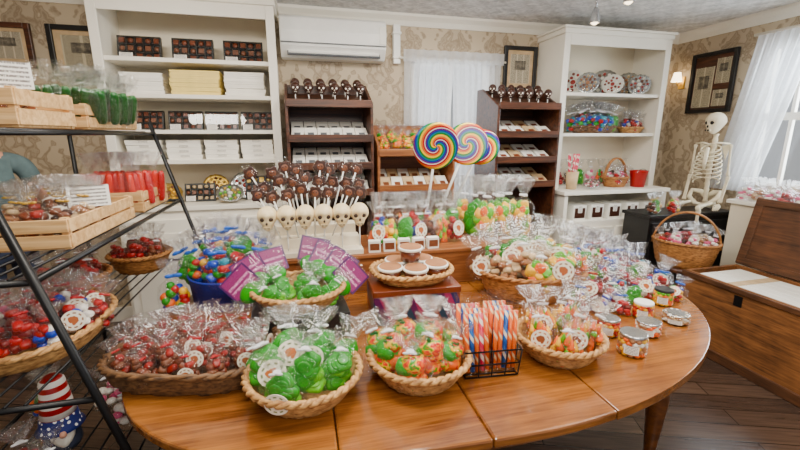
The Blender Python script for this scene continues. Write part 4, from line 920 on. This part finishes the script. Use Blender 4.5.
# ------------------------------------------------------------ person behind the rack
def skin_obj(name,J,E,mt,parent,root='pelvis',sub=2):
    ks=list(J); me=bpy.data.meshes.new(name); me.from_pydata([J[k][0] for k in ks],[(ks.index(a),ks.index(b)) for a,b in E],[])
    me.materials.append(M[mt]); o=bpy.data.objects.new(name,me); COL.objects.link(o); o.parent=parent
    md=o.modifiers.new('skin','SKIN'); md.use_smooth_shade=True
    for i,k in enumerate(ks):
        r=J[k][1]; d=me.skin_vertices[0].data[i]; d.radius=r if isinstance(r,tuple) else (r,r); d.use_root=(k==root)
    s=o.modifiers.new('sub','SUBSURF'); s.levels=sub; s.render_levels=sub
    return o
t=thing('person','person in grey teal shirt standing behind the crates with one forearm raised','person',(-1.93,3.12,0),.6,sc=.95)
J={'pelvis':((0,0,.95),(.15,.11)),'waist':((0,0,1.1),(.13,.1)),'chest':((0,0,1.3),(.15,.11)),'neck0':((0,.01,1.48),(.06,.06)),'neck':((0,0,1.55),.05),'chin':((0,-.015,1.6),(.06,.07)),'head':((0,-.01,1.68),(.075,.095)),'crown':((0,.0,1.75),(.06,.075))}
E=[('pelvis','waist'),('waist','chest'),('chest','neck0'),('neck0','neck'),('neck','chin'),('chin','head'),('head','crown')]
for s,n in ((-1,'a'),(1,'b')):
    up_=s>0
    el=(s*.25,-.02,1.18); wr=(s*.2,-.24,1.28) if up_ else (s*.26,-.08,.93); hd_=(s*.185,-.31,1.31) if up_ else (s*.26,-.1,.85)
    J.update({n+'sh':((s*.18,.01,1.43),.06),n+'el':(el,.042),n+'wr':(wr,.027),n+'pm':(hd_,(.036,.018)),
      n+'hip':((s*.09,0,.9),.085),n+'kn':((s*.1,-.02,.5),.056),n+'an':((s*.1,.02,.09),.04),n+'toe':((s*.11,-.13,.04),.035)})
    E+=[('neck0',n+'sh'),(n+'sh',n+'el'),(n+'el',n+'wr'),(n+'wr',n+'pm'),('pelvis',n+'hip'),(n+'hip',n+'kn'),(n+'kn',n+'an'),(n+'an',n+'toe')]
    d=(Vector(hd_)-Vector(wr)).normalized(); sd=Vector((1,0,0))
    for i in range(5):
        b0=Vector(hd_)+sd*(-.028+.014*i) if i else Vector(wr)+d*.03+sd*(-.04); L=[.045,.07,.078,.072,.055][i]
        dd=d if i else (d+sd*-.8).normalized()
        J[n+f'f{i}a']=(tuple(b0+dd*.03),.0085); J[n+f'f{i}b']=(tuple(b0+dd*(.03+L*.5)+Vector((0,0,-.008))),.008); J[n+f'f{i}c']=(tuple(b0+dd*(.02+L*.85)+Vector((0,.01,-.03))),.0065)
        E+=[(n+'pm' if i else n+'wr',n+f'f{i}a'),(n+f'f{i}a',n+f'f{i}b'),(n+f'f{i}b',n+f'f{i}c')]
skin_obj('body',J,E,'skin',t)
J2={'pelvis':((0,0,.93),(.165,.125)),'waist':((0,0,1.1),(.145,.115)),'chest':((0,0,1.3),(.165,.125)),'neck0':((0,.01,1.47),(.085,.08))}
E2=[('pelvis','waist'),('waist','chest'),('chest','neck0')]
for s in (-1,1): J2[f's{s}']=((s*.185,.01,1.43),.075); J2[f'e{s}']=((s*.235,-.005,1.24),.056); E2+=[('neck0',f's{s}'),(f's{s}',f'e{s}')]
skin_obj('shirt',J2,E2,'teal_shirt',t)
J3={'pelvis':((0,0,.92),(.16,.12)) }; E3=[]
for s in (-1,1): J3[f'h{s}']=((s*.09,0,.86),.1); J3[f'k{s}']=((s*.1,-.02,.5),.07); J3[f'a{s}']=((s*.1,.02,.1),.058); E3+=[('pelvis',f'h{s}'),(f'h{s}',f'k{s}'),(f'k{s}',f'a{s}')]
skin_obj('trousers',J3,E3,'jeans',t)
part('hair',lambda b:b.ell((0,.02,1.715),(.092,.105,.1),18,12,fn=lambda x,y,z:(x,y if y>-.5 or z>.4 else -.5,z if z>-.9 else -.9)),'hair',t)
for s in (-1,1): part('eye',lambda b:b.ell((s*.03,-.1,1.675),(.012,.008,.007)),'hollow',t); part('ear',lambda b:b.ell((s*.08,-.01,1.665),(.012,.02,.03)),'skin',t)
part('nose',lambda b:b.ell((0,-.112,1.65),(.012,.016,.02)),'skin',t); part('mouth',lambda b:b.ell((0,-.098,1.615),(.022,.006,.005)),'rose',t)
# ------------------------------------------------------------ light
def area(name,loc,rot,sx,sy,e,c=(1,1,1)):
    l=bpy.data.lights.new(name,'AREA'); l.shape='RECTANGLE'; l.size=sx; l.size_y=sy; l.energy=e; l.color=c
    o=bpy.data.objects.new(name,l); COL.objects.link(o); o.location=loc; o.rotation_euler=rot
area('added_overhead_light',(.1,.9,2.5),(0,0,0),.9,.4,35,(1,.93,.82))  # unseen area light added overhead for general room brightness, no fixture modelled
area('added_overhead_light',(1.9,1.2,2.5),(0,0,0),.9,.4,35,(1,.94,.84))  # second added overhead light, over the right half of the table
area('added_overhead_light',(-.9,1.9,2.5),(radians(20),0,0),.6,.3,27,(1,.93,.82))  # extra unseen light added to brighten the white case at back left
area('added_overhead_light',(1.1,2.1,2.5),(radians(15),0,0),.8,.3,36,(1,.93,.82))  # extra unseen light added to brighten the back of the room
area('added_overhead_light',(.6,-.9,2.4),(radians(42),0,0),1.4,.5,40,(1,.93,.83))  # fill added behind the camera for front faces and wrapper glints
area('window_daylight',(4.3,2.05,1.8),(0,radians(80),0),1.3,1.1,120,(.85,.93,1))
area('window_daylight',(1.4,4.1,1.7),(radians(-90),0,0),.8,1.1,16,(.9,.95,1))
w=bpy.data.worlds.new('world'); SC.world=w; w.use_nodes=True
w.node_tree.nodes['Background'].inputs[0].default_value=(.94,.96,1,1); w.node_tree.nodes['Background'].inputs[1].default_value=.5
